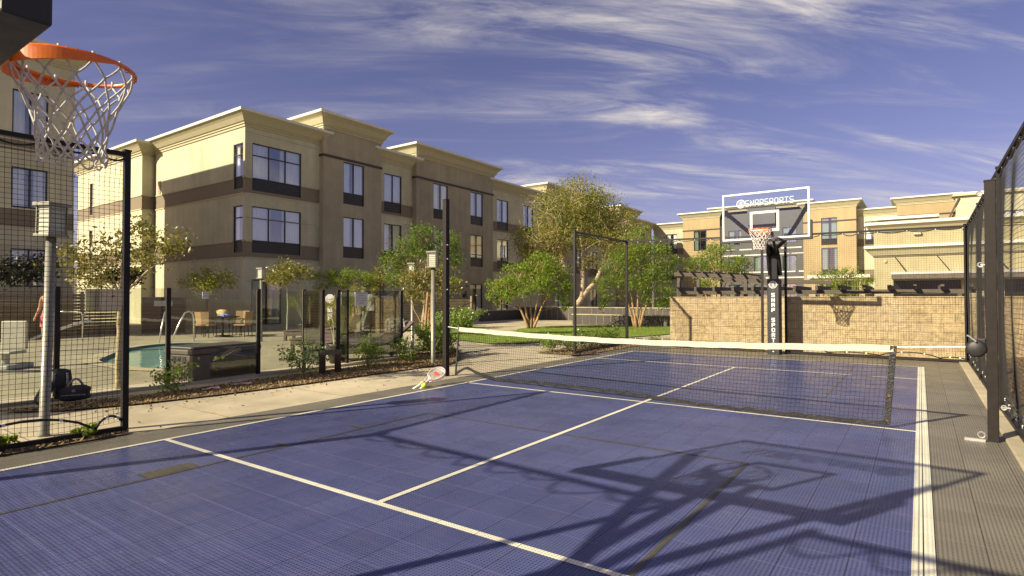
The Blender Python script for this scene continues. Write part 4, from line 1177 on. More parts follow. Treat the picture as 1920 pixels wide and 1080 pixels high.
for q, l in (((-8.63, 4.42, .05), 'crumpled pink paper scrap on mulch before the deck box'), ((-8.68, 4.95, .05), 'pale flattened paper scrap on mulch right of the pink one')):
    b = MB(); rn = random.Random(int(q[1] * 100)); G = [[(i * .06 - .12, j * .05 - .05, rn.uniform(0, .03)) for j in range(3)] for i in range(5)]
    for i in range(4):
        for j in range(2): b.face([G[i][j], G[i + 1][j], G[i + 1][j + 1], G[i][j + 1]])
    o_ = tag(b.build('paper_scrap', paper), l, 'litter'); o_.location = q; o_.rotation_euler = (0, 0, R(80))
# ------------------------------------------------------------------ pool furniture
def make_lounger(label, loc, rz, back):
    t = thing('sun_lounger', label, 'sun lounger', loc, rz, 'dark wicker loungers on the pool deck')
    sec = [(0, .34), (.12, .36), (.5, .37), (.9, .345), (1.15, .36)]
    L_ = 1.15
    for i in range(1, 6):
        a = back * (.6 + .4 * i / 5); px_, pz_ = sec[-1]; sec.append((px_ + .17 * math.cos(a), pz_ + .17 * math.sin(a)))
    def shell(ss, name):
        b = MB(); prev = None
        for x, z in ss:
            ring = [(x, -.34, z), (x, .34, z), (x, .34, z - .05), (x, -.34, z - .05)]
            if prev:
                for k in range(4): b.face([prev[k], ring[k], ring[(k + 1) % 4], prev[(k + 1) % 4]])
            else: b.face(ring)
            prev = ring
        b.face(prev); b.build(name, wicker, t)
    shell(sec[:5], 'seat'); shell([(sec[4][0] + .002, sec[4][1])] + sec[5:], 'backrest')
    b = MB(); b.box((.03, -.33, .17), (1.6, -.28, .29)); b.box((.03, .28, .17), (1.6, .33, .29)); b.box((.03, -.279, .17), (.08, .279, .29)); b.build('frame', wicker, t)
    for x in (.03, 1.5):
        for y in (-.33, .25): b = MB(); b.box((x, y, 0), (x + .08, y + .08, .168)); b.build('leg', wicker, t)
    b = MB(); b.bar((1.55, 0, .29), (sec[-3][0], 0, sec[-3][1] - .05), .4, .03); b.build('back_stay', wicker, t)
    return t
l0 = make_lounger('dark wicker lounger farthest left, foot beside the round-headed tree', (-17.2, 11.35, 0), R(30), R(16))
make_lounger('dark wicker lounger with its high back raised behind the gate posts', (-13.6, 9.2, 0), R(30), R(55))
make_lounger('dark wicker lounger with raised back between the towel lounger and potted papyrus', (-12.2, 9.35, 0), R(34), R(46))
dup(l0, (-15.9, 11.3, 0), R(35), 'dark wicker lounger second from the round-headed tree, foot end forward')
l5 = make_lounger('dark wicker lounger with a grey towel over its back, nearest the glass', (-10.75, 8.2, 0), R(70), R(42))
# towel over the lounger back
b = MB(); G = []
for i in range(9):
    row = []
    for j in range(11):
        u, v = i / 8, j / 10
        ang = (v - .5) * 3.0
        row.append((.30 * (u - .5), .10 * math.sin(ang) + .015 * math.sin(u * 9 + j), .14 * math.cos(ang) * 1.2 - .12 * abs(v - .5) + .012 * math.sin(u * 13 + j * 2)))
    G.append(row)
for i in range(8):
    for j in range(10): b.face([G[i][j], G[i + 1][j], G[i + 1][j + 1], G[i][j + 1]])
o_ = tag(b.build('towel', towelm, None, True), 'grey striped towel draped over the nearest lounger back', 'towel'); o_.location = (-10.22, 9.62, .66); o_.rotation_euler = (0, 0, R(70)); o_.scale = (1.3, 1.5, 1.6)
sm = o_.modifiers.new('thickness', 'SOLIDIFY'); sm.thickness = .02
CH = 'tan wicker dining armchairs round the pool table'
def make_chair(label, loc, rz):
    t = thing('dining_chair', label, 'chair', loc, rz, CH)
    b = MB(); b.box((-.25, -.25, .42), (.25, .23, .47)); b.build('seat', wickert, t, bevel=.015)
    b = MB(); prev = None
    for i in range(7):
        z = .47 + i * .075; y = .235 + .05 * (i / 6) ** 1.5; wx = .23 + .04 * i / 6
        ring = [(-wx, y - .04, z), (0, y + .02, z), (wx, y - .04, z), (wx, y - .015, z), (0, y + .045, z), (-wx, y - .015, z)]
        if prev:
            for k in range(6): b.face([prev[k], ring[k], ring[(k + 1) % 6], prev[(k + 1) % 6]])
        prev = ring
    b.face(prev); b.build('backrest', wickert, t)
    for x in (-.23, .23):
        for y in (-.22, .2): b = MB(); b.tube([(x, y, .419), (x * 1.08, y * 1.12, 0)], .014, 6); b.build('leg', brownm, t)
        b = MB(); b.tube(bez((x * 1.1, -.22, .3), (x * 1.25, -.3, .75), (x * 1.1, .22, .66), 8), .014, 6); b.build('armrest', brownm, t, True)
    return t
c0 = make_chair('tan wicker chair with its back to the pool, in front of the table', (-20.75, 10.45, 0), R(215 - 5))
dup(c0, (-19.95, 11.35, 0), R(-60), 'tan wicker chair on the right of the table, seen from the side')
dup(c0, (-20.9, 11.75, 0), R(30), 'tan wicker chair behind the table facing the pool')
dup(c0, (-21.75, 10.85, 0), R(120), 'tan wicker chair at the left end of the table, partly hidden')
tb = thing('dining_table', 'round dark pool table with bag and cloth on top', 'table', (-20.85, 11.1, 0))
b = MB(); b.lathe([(.02, .70), (.55, .70), (.57, .715), (.57, .735), (.02, .74)], 24); b.build('tabletop', brownm, tb)
b = MB(); b.lathe([(.28, 0), (.26, .03), (.04, .06), (.035, .698)], 14); b.build('pedestal', brownm, tb)
tbg = thing('tote_bag', 'tan straw bag lying on the round dining table', 'bag', (-20.75, 11.05, .742), R(25))
blob('body', tanbag, tbg, (0, 0, .12), (.36, .22, .24), 12, .15)
b = MB(); b.tube(bez((-.14, 0, .15), (-.30, 0, .26), (-.24, .02, .10), 8), .022, 6); b.build('handle', tanbag, tbg, True)
o_ = tag(blob('cloth', bluecloth, None, (-20.42, 10.95, .785), (.30, .24, .08), 14, .5), 'crumpled light blue cloth on the round dining table', 'cloth')
def rail(label, loc, rz):
    t = thing('pool_handrail', label, 'handrail', loc, rz, 'bright steel pool handrails')
    b = MB(); b.tube([(0, 0, 0), (0, 0, .72), (.03, 0, .88), (.14, 0, .97), (.27, 0, .92), (.45, 0, .55), (.78, 0, -.25)], .024, 8); b.build('rail_tube', chrome, t, True)
    b = MB(); b.lathe([(.045, .0), (.045, .012), (.027, .016)], 12); b.build('floor_flange', chrome, t)
r0 = rail('bright steel pool handrail left, beside the brown fence post', (-20.0, 8.85, .012), R(-45))
rail('bright steel pool handrail right, before the wicker dining chairs', (-19.25, 9.3, .012), R(-95))
t = thing('shower_rail', 'thin steel rail hoop beyond the pool behind the near net', 'handrail', (-22.3, 7.25, 0), R(35))
b = MB(); b.tube([(0, 0, 0), (0, 0, .82), (-.04, 0, .93), (-.15, 0, .97), (-1.0, 0, .97), (-1.08, 0, .9), (-1.1, 0, 0)], .022, 8); b.tube([(0, 0, .85), (.32, 0, 1.1)], .016, 6); b.build('rail_tube', chrome, t, True)
pl = thing('pool_lift', 'white pool lift seat and base at the left edge of the deck', 'pool lift', (-14.9, 3.55, 0), R(40))
b = MB(); b.box((-.25, -.22, .30), (.25, .22, .36)); b.build('seat', liftm, pl, bevel=.02)
b = MB(); b.box((-.25, .20, .362), (.25, .26, .95)); b.build('backrest', liftm, pl, bevel=.03)
b = MB(); b.box((-.30, -.35, 0), (.30, .35, .10)); b.tube([(0, 0, .1), (0, 0, .298)], .06, 10); b.build('base', liftm, pl, bevel=.02)
b = MB(); b.tube(bez((.1, .28, .5), (.6, .5, .75), (1.15, .75, .95), 8), .03, 8); b.build('lift_arm', chrome, pl, True)
b = MB(); b.tube(bez((-.2, -.3, .05), (.3, -.8, .02), (1.3, -.6, .03), 10), .02, 6); b.build('hose', pad, pl, True)
# far side of the pool: slatted screens, hut, low dark field
def slat_fence(label, A, B_, h, nb, pw=.09):
    t = thing('slat_fence', label, 'fence'); A, B_ = Vector((*A, 0)), Vector((*B_, 0)); d_ = (B_ - A); Ls = d_.length; d_.normalize()
    b = MB(); k = int(h / .12)
    for i in range(k): b.bar(A + Vector((0, 0, .08 + i * .12)), B_ + Vector((0, 0, .08 + i * .12)), .025, .095)
    b.build('slats', slat, t)
    nrm = Vector((d_.y, -d_.x, 0))
    for i in range(nb + 1):
        p = A + d_ * Ls * i / nb + nrm * .065; b = MB(); b.box(p - Vector((pw / 2, pw / 2, .02)), p + Vector((pw / 2, pw / 2, h + .06))); b.build('post', slat, t)
    return t
slat_fence('brown horizontal slat screen behind the loungers and potted plants', (-21.4, 15.2), (-17.4, 21.2), 1.42, 4)
slat_fence('dark slat screen at the far left beyond the pool', (-25.3, 2.0), (-25.9, 9.6), 1.6, 6)
kk = thing('pool_hut', 'dark slatted cabinet with white panel beyond the pool left of the box', 'cabinet', (-25.2, 11.0, 0), R(60))
b = MB(); b.box((-.75, -.3, 0), (.75, .3, 1.45)); b.build('body', slat, kk)
b = MB()
for i in range(9): b.box((-.72, -.335, .08 + i * .15), (.72, -.302, .19 + i * .15))
b.build('slats', wicker, kk)
b = MB(); b.box((-.32, -.35, 1.08), (.32, -.337, 1.30)); b.build('notice_panel', signm, kk)
for p_, l in (((-16.3, 12.35, 0), 'white octagonal sign back with small plates on a post behind the gate'),):
    t = thing('post_sign', l, 'sign', p_, R(38))
    b = MB(); b.box((-.025, 0, 0), (.025, .03, 1.35)); b.build('post', brownm, t)
    b = MB(); poly = [(.16 * math.cos(R(22.5 + 45 * k)), .16 * math.sin(R(22.5 + 45 * k))) for k in range(8)]
    b.prism(poly, 0, .012); q = b.build('octagon', signm, t); q.rotation_euler = (R(90), 0, 0); q.location = (0, -.005, 1.38)
    b = MB(); b.box((-.08, -.018, .92), (.08, -.005, 1.12)); b.box((-.08, -.018, .62), (.08, -.005, .88)); b.build('small_plate', signm, t)
t = thing('post_sign', 'tall narrow white sign on a thin post by the gate post', 'sign', (-14.2, 12.3, 0), R(38))
b = MB(); b.box((-.02, 0, 0), (.02, .025, 1.3)); b.build('post', brownm, t)
b = MB(); b.box((-.12, -.015, 1.0), (.12, -.002, 1.52)); b.build('panel', signm, t)
# dark low walls at the end of the lawn
dw = MB(); dw.box((-14.9, 26.5, -.02), (-6.2, 26.8, .50)); dw.box((-14.93, 26.47, .502), (-6.17, 26.83, .55), 1)
for i in range(22): dw.box((-14.7 + i * .4, 26.494, .02), (-14.69 + i * .4, 26.4985, .49), 1)
tag(dw.build('garden_wall', [darkwall, trim]), 'low dark tiled garden wall with pale cap at the far end of the lawn', 'wall')
dw = MB(); dw.box((-21.5, 31.0, -.02), (-9.5, 31.3, .78)); dw.box((-21.53, 30.97, .782), (-9.47, 31.33, .83), 1)
for i in range(30): dw.box((-21.3 + i * .4, 30.994, .02), (-21.29 + i * .4, 30.9985, .77), 1)
tag(dw.build('garden_wall', [darkwall, trim]), 'taller dark tiled wall under the big tree behind the low one', 'wall')
dw = MB(); dw.box((-21.5, 26.9, -.02), (-21.2, 30.9, .6)); dw.box((-21.53, 26.87, .602), (-21.17, 30.9, .64), 1)
tag(dw.build('garden_wall', [darkwall, trim]), 'short dark wall running back toward the hotel left of the lawn', 'wall')
b = MB(); b.tube([(-26.0, 28.5, .75), (-24.0, 28.5, .45)], .02, 6); b.tube([(-24.0, 28.5, .45), (-24.0, 28.5, 0)], .02, 6)
b.tube([(-26.0, 33.6, 1.15), (-22.3, 33.6, .55), (-22.3, 33.6, 0)], .02, 6)
tag(b.build('stair_rail', black), 'thin black sloping handrails by the hotel ground floor doors', 'handrail')
# ------------------------------------------------------------------ trees and plants
def tree(name, label, base, limbs, clusters, n, leaf, mats, barkmat, seed, group=None, spread=.36, aspect=.5, flat=0, weights=None, twig=.012, cat='tree', twigs=3):
    """limbs: list of (points, r0, r1) relative to base; clusters: list of (x,y,z,rx,ry,rz) ellipsoids relative to base"""
    t = thing(name, label, cat, base, 0, group)
    rg = np.random.default_rng(seed); b = MB(); allp = []
    for pts, r0, r1 in limbs:
        P = [Vector(p) for p in pts]; fine = []
        for a, c in zip(P, P[1:]):
            for i in range(5): fine.append(a.lerp(c, i / 5) + Vector(rg.normal(size=3)) * r0 * .12)
        fine.append(P[-1]); k = len(fine)
        rs = [r0 + (r1 - r0) * (i / (k - 1)) ** .8 for i in range(k)]; rs[0] *= 1.25
        b.tube(fine, rs, 8); allp += [(q, r_) for q, r_ in zip(fine, rs)]
    vol = np.array([c[3] * c[4] * c[5] for c in clusters]) ** .75; vol /= vol.sum()
    C = []; W_ = []
    ncl = []
    for ci, c in enumerate(clusters):
        k = max(4, int(round(vol[ci] * n / 70)))
        for _ in range(k):
            u = rg.normal(size=3); u /= np.linalg.norm(u); rr = rg.uniform(.30, 1.0) ** .5
            ncl.append((np.array(c[:3]) + u * rr * np.array(c[3:6]), ci, min(c[3:6])))
    per = n // max(1, len(ncl))
    for q, ci, mr in ncl:
        qv = Vector(q)
        near = sorted(allp, key=lambda pr_: (pr_[0] - qv).length + max(0, pr_[0].z - qv.z) * 2)[:4]
        p0, r_ = near[int(rg.integers(0, len(near)))]
        if rg.random() < .75:
            mid = (p0 + qv) / 2 + Vector((0, 0, .12 * (qv - p0).length)) + Vector(rg.normal(size=3)) * .05
            b.tube(bez(p0, mid, qv, 5), [min(r_ * .8, twig) * (1 - .12 * i) for i in range(6)], 4)
            for _ in range(twigs):
                e = qv + Vector(rg.normal(size=3)) * mr * spread * 1.1; b.tube([qv, e], [twig * .35, twig * .12], 3)
        k = max(2, int(per * rg.uniform(.5, 1.5))); sc = mr * spread * rg.uniform(.7, 1.25)
        off = rg.normal(size=(k, 3)) * sc; off[:, 2] *= .75
        C.append(q + off); W_.append(np.full(k, ci))
    b.build('trunk', barkmat, t, True)
    C = np.vstack(C); ci = np.concatenate(W_)
    mi = None
    if isinstance(mats, list):
        wt = weights or (lambda c, p: 0)
        mi = [wt(int(a), p, rg) for a, p in zip(ci, C)]
    me = leafmesh('crown', C, leaf, mats, seed + 1, aspect, flat, mi)
    obj('crown', me, t)
    return t
def lat(a, b, z):     # offsets across (a) and along (b) the view, as x, y, z
    return (a * .816 - b * .578, a * .578 + b * .816, z)
def E3(a, b, z, rx, rz): return (*lat(a, b, z), rx, rx, rz)
# big pale-barked tree
bigc = [E3(-1.9, 0, 5.2, 1.5, 1.3), E3(-.6, .5, 7.0, 1.6, 1.5), E3(.8, -.3, 8.0, 1.5, 1.3), E3(2.2, .3, 7.2, 1.5, 1.3), E3(3.3, 0, 6.4, 1.2, 1.1), E3(.6, .4, 5.8, 1.7, 1.2), E3(2.4, -.4, 5.0, 1.3, .9),
        E3(-2.5, -.2, 4.0, 1.0, .9), E3(-1.2, .3, 3.9, 1.1, .8), E3(3.5, .3, 4.5, 1.0, .8), E3(1.6, .2, 3.6, .9, .6)]
def bigw(ci, p, rg_): return 1 if rg_.random() < (.45 if ci in (7, 9) else .16 if ci in (0, 8, 6, 10) else .03) else 0
tree('broad_tree', 'big olive and rust-leaved tree with pale forked trunk beyond the lawn', (-19.0, 33.1, 0),
     [([(0, 0, 0), lat(-.15, 0, 1.5), lat(-.2, 0, 3.2), lat(-.5, .2, 5.0), lat(-.6, .3, 6.6)], .30, .07), ([lat(.1, 0, .2), lat(1.0, .1, 1.4), lat(2.0, .1, 2.6), lat(2.8, .2, 4.6), lat(3.0, .2, 6.0)], .24, .06),
      ([lat(-.2, 0, 3.0), lat(-1.2, 0, 4.2), lat(-1.8, 0, 5.2)], .13, .04), ([lat(1.0, .1, 1.4), lat(1.1, .2, 3.6), lat(.9, 0, 5.6), lat(.9, -.2, 7.6)], .16, .05), ([lat(-.45, .2, 4.6), lat(.1, .2, 6.4), lat(.4, 0, 8.0)], .1, .03)],
     bigc, 30000, .13, [L_olive, L_rust], barkp, 21, None, .33, .5, 0, bigw, .035)
GM = 'multi-stemmed bright green trees on the lawn'
def multistem(k, hgt, sp, seed):
    rn = random.Random(seed); o = []
    for i in range(k):
        a = -1 + 2 * i / (k - 1); o.append(([lat(a * .10, rn.uniform(-.1, .1), 0), lat(a * sp * .45, rn.uniform(-.2, .2), hgt * .35), lat(a * sp, rn.uniform(-.4, .4), hgt * .8)], .07, .02))
    return o
def feathery(label, base, seed, cl, n, hgt, sp, k=5, mat=L_green):
    return tree('feathery_tree', label, base, multistem(k, hgt, sp, seed), cl, n, .125, mat, barkt, seed, GM, .36, .32, .5, None, .012)
feathery('bright green multi-stemmed tree on the lawn left of the pale forked tree', (-14.2, 21.5, 0), 31,
         [E3(-1.2, 0, 1.9, .7, .45), E3(-.5, .2, 2.5, .8, .5), E3(.3, 0, 2.9, .8, .5), E3(1.0, .1, 2.4, .75, .5), E3(1.2, 0, 1.6, .6, .4), E3(-.7, -.2, 1.5, .6, .35), E3(.2, -.3, 2.0, .8, .5), E3(-1.7, .1, 1.3, .45, .25), E3(1.75, 0, 1.9, .35, .2), E3(.5, .2, 3.4, .35, .25), E3(-1.7, 0, 2.1, .35, .2), E3(1.6, .1, .95, .35, .2)], 11000, 2.8, 1.1)
feathery('taller bright green multi-stemmed tree left of the stone wall', (-10.6, 24.9, 0), 33,
         [E3(-.9, 0, 2.7, .8, .6), E3(-.1, .2, 3.8, .8, .7), E3(.7, 0, 3.3, .8, .7), E3(1.2, .1, 2.4, .8, .6), E3(-1.1, 0, 1.7, .7, .5), E3(.9, 0, 1.5, .8, .5), E3(0, -.2, 2.4, .9, .7), E3(-.5, 0, 3.2, .7, .6), E3(1.3, 0, 1.0, .5, .4), E3(.2, 0, 4.5, .4, .3), E3(1.7, 0, 3.1, .4, .25), E3(-1.6, 0, 2.2, .4, .25), E3(-1.5, 0, 1.1, .35, .25)], 13000, 3.6, 1.0)
feathery('green feathery tree rising behind the stone wall and pergola', (-8.6, 30.6, 0), 35,
         [E3(-1.0, 0, 3.1, .8, .45), E3(0, .2, 3.7, .85, .45), E3(1.0, 0, 3.1, .8, .45), E3(.2, -.2, 2.8, .9, .5), E3(-.5, 0, 2.3, .7, .4), E3(1.2, 0, 2.5, .6, .35)], 8000, 3.1, .9)
# jacaranda and pool-side trees
tree('jacaranda_tree', 'deep green fluffy tree with purple blossom beside the left net post', (-14.1, 14.5, 0),
     [([(0, 0, 0), lat(.1, 0, 1.2), lat(.1, 0, 2.2)], .07, .045), ([lat(.1, 0, 1.9), lat(-.6, .1, 2.6), lat(-.9, 0, 2.9)], .04, .015), ([lat(.1, 0, 2.1), lat(.2, 0, 3.0), lat(.0, 0, 3.6)], .045, .015), ([lat(.1, 0, 2.1), lat(.6, 0, 2.8), lat(1.0, .1, 3.2)], .04, .015)],
     [E3(-1.0, 0, 2.65, .40, .38), E3(-.45, .1, 3.1, .42, .36), E3(0, 0, 3.6, .42, .36), E3(-.9, -.1, 2.05, .32, .28), E3(.85, 0, 3.35, .38, .34), E3(1.0, .1, 2.9, .40, .34), E3(.25, 0, 3.05, .36, .3), E3(1.1, 0, 2.0, .22, .2)],
     8500, .085, [L_deep, L_purple], bark, 41, None, .40, .35, .3, lambda ci, p, r_: 1 if r_.random() < .012 else 0, .012)
BM_ = 'small bronze-leaved trees by the pool'
def bronze(label, base, hgt, rad, seed, n, mat=L_mag, bk_=bark, leaf=.11, tr_=.035, fl=.75):
    z = hgt - rad * fl
    return tree('bronze_leaf_tree', label, base, [([(0, 0, 0), (.02, .02, z * .5), (0, 0, z - rad * .35)], tr_, tr_ * .75)] + [([(0, 0, z - rad * .4), lat(a * rad * .4, b_ * rad * .4, z - .05), lat(a * rad * .75, b_ * rad * .75, z + rad * .25)], tr_ * .55, tr_ * .2) for a, b_ in ((-1, .2), (.9, -.3), (.2, .9), (-.2, -.9), (0, 0))],
                [E3(-.5 * rad, 0, z, .55 * rad, .5 * rad * fl), E3(.5 * rad, .1, z + .05, .55 * rad, .5 * rad * fl), E3(0, .3 * rad, z + .35 * rad * fl, .55 * rad, .45 * rad * fl), E3(0, -.4 * rad, z - .1 * rad, .55 * rad, .45 * rad * fl)], n, leaf, mat, bk_, seed, BM_, .55, .42, 0, None, .008)
bronze('round-headed bronze-leaved tree with green trunk beside the lamp on the pool deck', (-19.9, 13.1, 0), 2.85, .80, 51, 2600, bk_=barkgreen)
bronze('bronze-leaved tree behind the glass notice', (-20.4, 18.4, 0), 2.9, .95, 52, 2400)
bronze('small dark-leaved tree before the hotel corner above the dining table', (-23.7, 12.0, 0), 2.75, .95, 53, 2000, L_olive)
tree('bronze_leaf_tree', 'staked bronze-leaved tree with tan stems between lamp posts', (-10.98, 11.47, 0),
     [([(0, 0, 0), lat(-.05, 0, .9), lat(-.1, 0, 1.6), lat(-.25, 0, 2.1)], .035, .015), ([lat(.02, .02, .0), lat(.06, 0, 1.0), lat(.15, 0, 1.9)], .03, .012), ([lat(-.02, 0, .5), lat(-.35, 0, 1.1), lat(-.4, 0, 1.4)], .018, .01)],
     [E3(-.3, 0, 2.0, .38, .34), E3(.15, 0, 2.2, .36, .34), E3(.0, .1, 1.6, .42, .34), E3(.5, 0, 1.7, .32, .34), E3(-.55, 0, 1.5, .25, .25)], 3000, .095, L_mag, barkt, 55, BM_, .55, .42, 0, None, .007)
sk = thing('tree_stake', 'pair of leaning wooden stakes tied to the staked tree', 'stake', (-10.55, 10.9, 0))
b = MB(); b.tube([(0, 0, 0), lat(.12, 0, 1.55)], .03, 8); b.tube([lat(.2, 0, 0), lat(.22, 0, 1.5)], .03, 8); b.build('stakes', barkt, sk)
tree('bronze_leaf_tree', 'nearest bronze-leaved tree with slim pale trunk behind the near left net', (-9.82, 3.65, 0),
     [([(0, 0, 0), (.01, .0, .8), lat(.02, 0, 1.45)], .05, .036), ([lat(.02, 0, 1.4), lat(-.15, .05, 1.75), lat(-.3, 0, 2.2)], .022, .008), ([lat(.02, 0, 1.42), lat(.35, .0, 1.75), lat(.75, .05, 2.1)], .024, .007), ([lat(.02, 0, 1.45), lat(.1, -.1, 1.9), lat(.15, 0, 2.4)], .02, .006), ([lat(.0, 0, 1.4), lat(-.3, .1, 1.65), lat(-.55, 0, 1.85)], .016, .006)],
     [E3(-.35, 0, 2.05, .36, .28), E3(.1, .1, 2.2, .40, .30), E3(.5, 0, 2.1, .36, .25), E3(.8, 0, 2.25, .26, .18), E3(-.1, -.1, 1.75, .42, .22), E3(-.45, 0, 1.7, .28, .2), E3(.2, 0, 2.45, .22, .15)], 2600, .075, L_mag, barkp, 57, BM_, .50, .42, 0, None, .006)
tree('umbrella_tree', 'flat-topped bright green small tree behind the pool glass', (-20.9, 16.5, 0),
     [([(0, 0, 0), (0, 0, 1.2), (.05, 0, 1.9)], .05, .03), ([(0, 0, 1.7), lat(-.6, 0, 2.2)], .03, .01), ([(0, 0, 1.7), lat(.7, 0, 2.25)], .03, .01)],
     [E3(-.95, 0, 2.25, .5, .24), E3(-.3, .1, 2.42, .55, .25), E3(.4, 0, 2.45, .55, .25), E3(1.0, 0, 2.3, .48, .22), E3(0, -.2, 2.1, .6, .2), E3(-.9, 0, 1.9, .35, .18)], 6000, .085, L_green, bark, 61, None, .5, .32, .6, None, .01)
for i, (q, hgt, rad, l) in enumerate((((-29.0 + 3.2, 6.6, 0), 3.1, 1.0, 'dark leafy tree at the left edge beyond the pool'), ((-26.3, 9.9, 0), 2.75, .72, 'dark shrubby tree at the hotel corner behind the near net'))):
    bronze(l, q, hgt, rad, 65 + i, 2600, L_dark, bark, .13)
tree('cypress', 'slim dark cypress against the brown hotel wall', (-25.0, 29.9, 0), [([(0, 0, 0), (0, 0, 2.2)], .04, .01)], [(0, 0, .6, .18, .18, .5), (0, 0, 1.3, .17, .17, .6), (0, 0, 2.0, .11, .11, .5)], 1500, .07, L_dark, bark, 71, None, .4, .3, 0, None, .006)
for i, (q, l) in enumerate((((-2.95, 27.3, 0), 'airy green bamboo clump above the stone wall right of the hoop'), ((-2.2, 27.9, 0), 'smaller airy bamboo clump right of the first above the wall'))):
    tree('bamboo', l, q, [([lat(a * .1, 0, 0), lat(a * .2, 0, 1.4), lat(a * .45, 0, 2.5)], .02, .006) for a in (-1, -.4, .3, 1)], [E3(-.3, 0, 2.2, .35, .35), E3(.25, 0, 2.3 - i * .2, .35, .35), E3(0, 0, 1.7, .4, .4)], 1500 - i * 500, .13, L_green, barkgreen, 75 + i, 'bamboo clumps behind the stone wall', .5, .2, 0, None, .006, 'plant')
# shrubs
def shrub(name, label, base, hgt, rad, n, leaf, seed, group, mat=L_shrub, flowers=None, sprays=5, cat='shrub'):
    rn = random.Random(seed); limbs = []; cl = []
    for i in range(sprays):
        a = 2 * math.pi * i / sprays + rn.uniform(-.4, .4); rr = rad * rn.uniform(.35, .95); hh = hgt * rn.uniform(.55, .98)
        limbs.append(([(0, 0, 0), (math.cos(a) * rr * .45, math.sin(a) * rr * .45, hh * .55), (math.cos(a) * rr, math.sin(a) * rr, hh)], .012, .004))
        cl.append((math.cos(a) * rr * .9, math.sin(a) * rr * .9, hh * .92, rad * .28, rad * .28, hgt * .20)); cl.append((math.cos(a) * rr * .5, math.sin(a) * rr * .5, hh * .5, rad * .32, rad * .32, hgt * .25))
    mats, wf = mat, None
    if flowers: mats = [mat, L_flower]; wf = lambda ci, p, r_: 1 if (r_.random() < flowers and p[2] > hgt * .45) else 0
    return tree(name, label, base, limbs, cl, n, leaf, mats, bark, seed, group, .55, .55, .3, wf, .005, cat, 1)
SG = 'green shrubs in the mulch bed by the glass fence'
shrub('shrub', 'leafy green shrub with low side sprays before the gate posts', (-9.3, 6.45, .02), .62, .50, 900, .055, 81, SG)
shrub('shrub', 'small green shrub at the corner of the deck box', (-8.98, 4.05, .02), .46, .34, 600, .05, 82, SG)
shrub('shrub', 'green shrub right of the gate under the glass notice', (-9.15, 7.85, .02), .55, .45, 800, .055, 83, SG)
shrub('shrub', 'upright green shrub at the end post of the glass fence', (-9.25, 8.95, .02), .55, .36, 700, .055, 84, SG)
shrub('shrub', 'bushy green shrub at the foot of the staked tree', (-9.9, 10.5, .02), .75, .52, 1300, .06, 85, SG)
shrub('shrub', 'green shrub behind the lamp base near the net post', (-9.3, 10.35, .02), .80, .48, 1200, .06, 86, SG)
shrub('rose_bush', 'white flowering rose bush left of the net post beyond the path', (-14.9, 16.1, .02), .85, .85, 2600, .075, 87, 'white rose bushes', L_shrub, .10, 9)
shrub('rose_bush', 'white flowering rose bush right of the net post beyond the path', (-17.3, 20.4, .02), .9, 1.15, 3000, .085, 88, 'white rose bushes', L_shrub, .12, 10)
HG = 'row of shrubs along the far left fence'
names = ['first', 'second', 'third', 'fourth', 'fifth', 'sixth', 'seventh']
hp = [(-7.65, 12.55, .42), (-7.45, 13.1, .40), (-7.5, 13.8, .42), (-7.5, 14.35, .40), (-7.6, 14.9, .42), (-7.6, 15.5, .40), (-7.7, 16.1, .38)]
s0 = shrub('shrub', 'green shrub by the free fence end, nearest of the row', (*hp[0][:2], .02), .44, .34, 900, .05, 91, HG)
for i, (x, y, h_) in enumerate(hp[1:]):
    dup(s0, (x, y, .02), i * 1.3 + .5, '%s shrub counted from the free end of the far left fence' % names[i + 1], .9 + .12 * (i % 3))
for x, y, l in ((-6.4, 16.25, 'low shrub at the left end of the stone wall foot'), (-5.2, 16.2, 'low shrub beneath the fence before the stone wall')):
    dup(s0, (x, y, .02), x, l, .55)
gsd = shrub('grass_tuft', 'low green weed tuft at the foot of the near left fence, left of the lamp', (-6.86, 1.55, .01), .16, .16, 160, .09, 95, 'weed tufts under the near fence', L_green, None, 5, 'weed')
dup(gsd, (-6.84, 2.25, .01), 1.2, 'low green weed tuft at the foot of the near left fence, beside its end post', .8)
# potted papyrus
PG = 'dark pots of papyrus by the pool'
def papyrus(label, base, hgt, rad, seed):
    t = thing('potted_papyrus', label, 'potted plant', base, 0, PG); rn = random.Random(seed); rg = np.random.default_rng(seed)
    b = MB(); b.lathe([(.16, 0), (.24, .36), (.26, .38), (.26, .42), (.22, .42), (.21, .36)], 16); b.build('pot', potm, t, True)
    b = MB(); C = []
    for i in range(16):
        a = rn.uniform(0, 6.28); rr = rad * rn.uniform(.2, 1); hh = hgt * rn.uniform(.62, 1)
        tip = Vector((math.cos(a) * rr, math.sin(a) * rr, hh)); b.tube(bez((math.cos(a) * .08, math.sin(a) * .08, .36), (math.cos(a) * rr * .3, math.sin(a) * rr * .3, hh * .8), tip, 6), .006, 4)
        u = rg.normal(size=(90, 3)); u /= np.linalg.norm(u, axis=1)[:, None]; C.append(np.array(tip) + u * rg.uniform(.03, .17, 90)[:, None])
    b.build('stems', barkgreen, t); obj('plumes', leafmesh('plumes', np.vstack(C), .11, L_pap, seed, .10), t)
papyrus('potted papyrus beside the far left loungers and round-headed tree', (-19.2, 13.4, 0), 1.75, .55, 1)
papyrus('potted papyrus just inside the gate posts, nearest of the pots', (-10.3, 8.0, 0), 1.45, .42, 2)
papyrus('tall potted papyrus between gate post and raised lounger', (-13.6, 11.4, 0), 1.75, .55, 3)
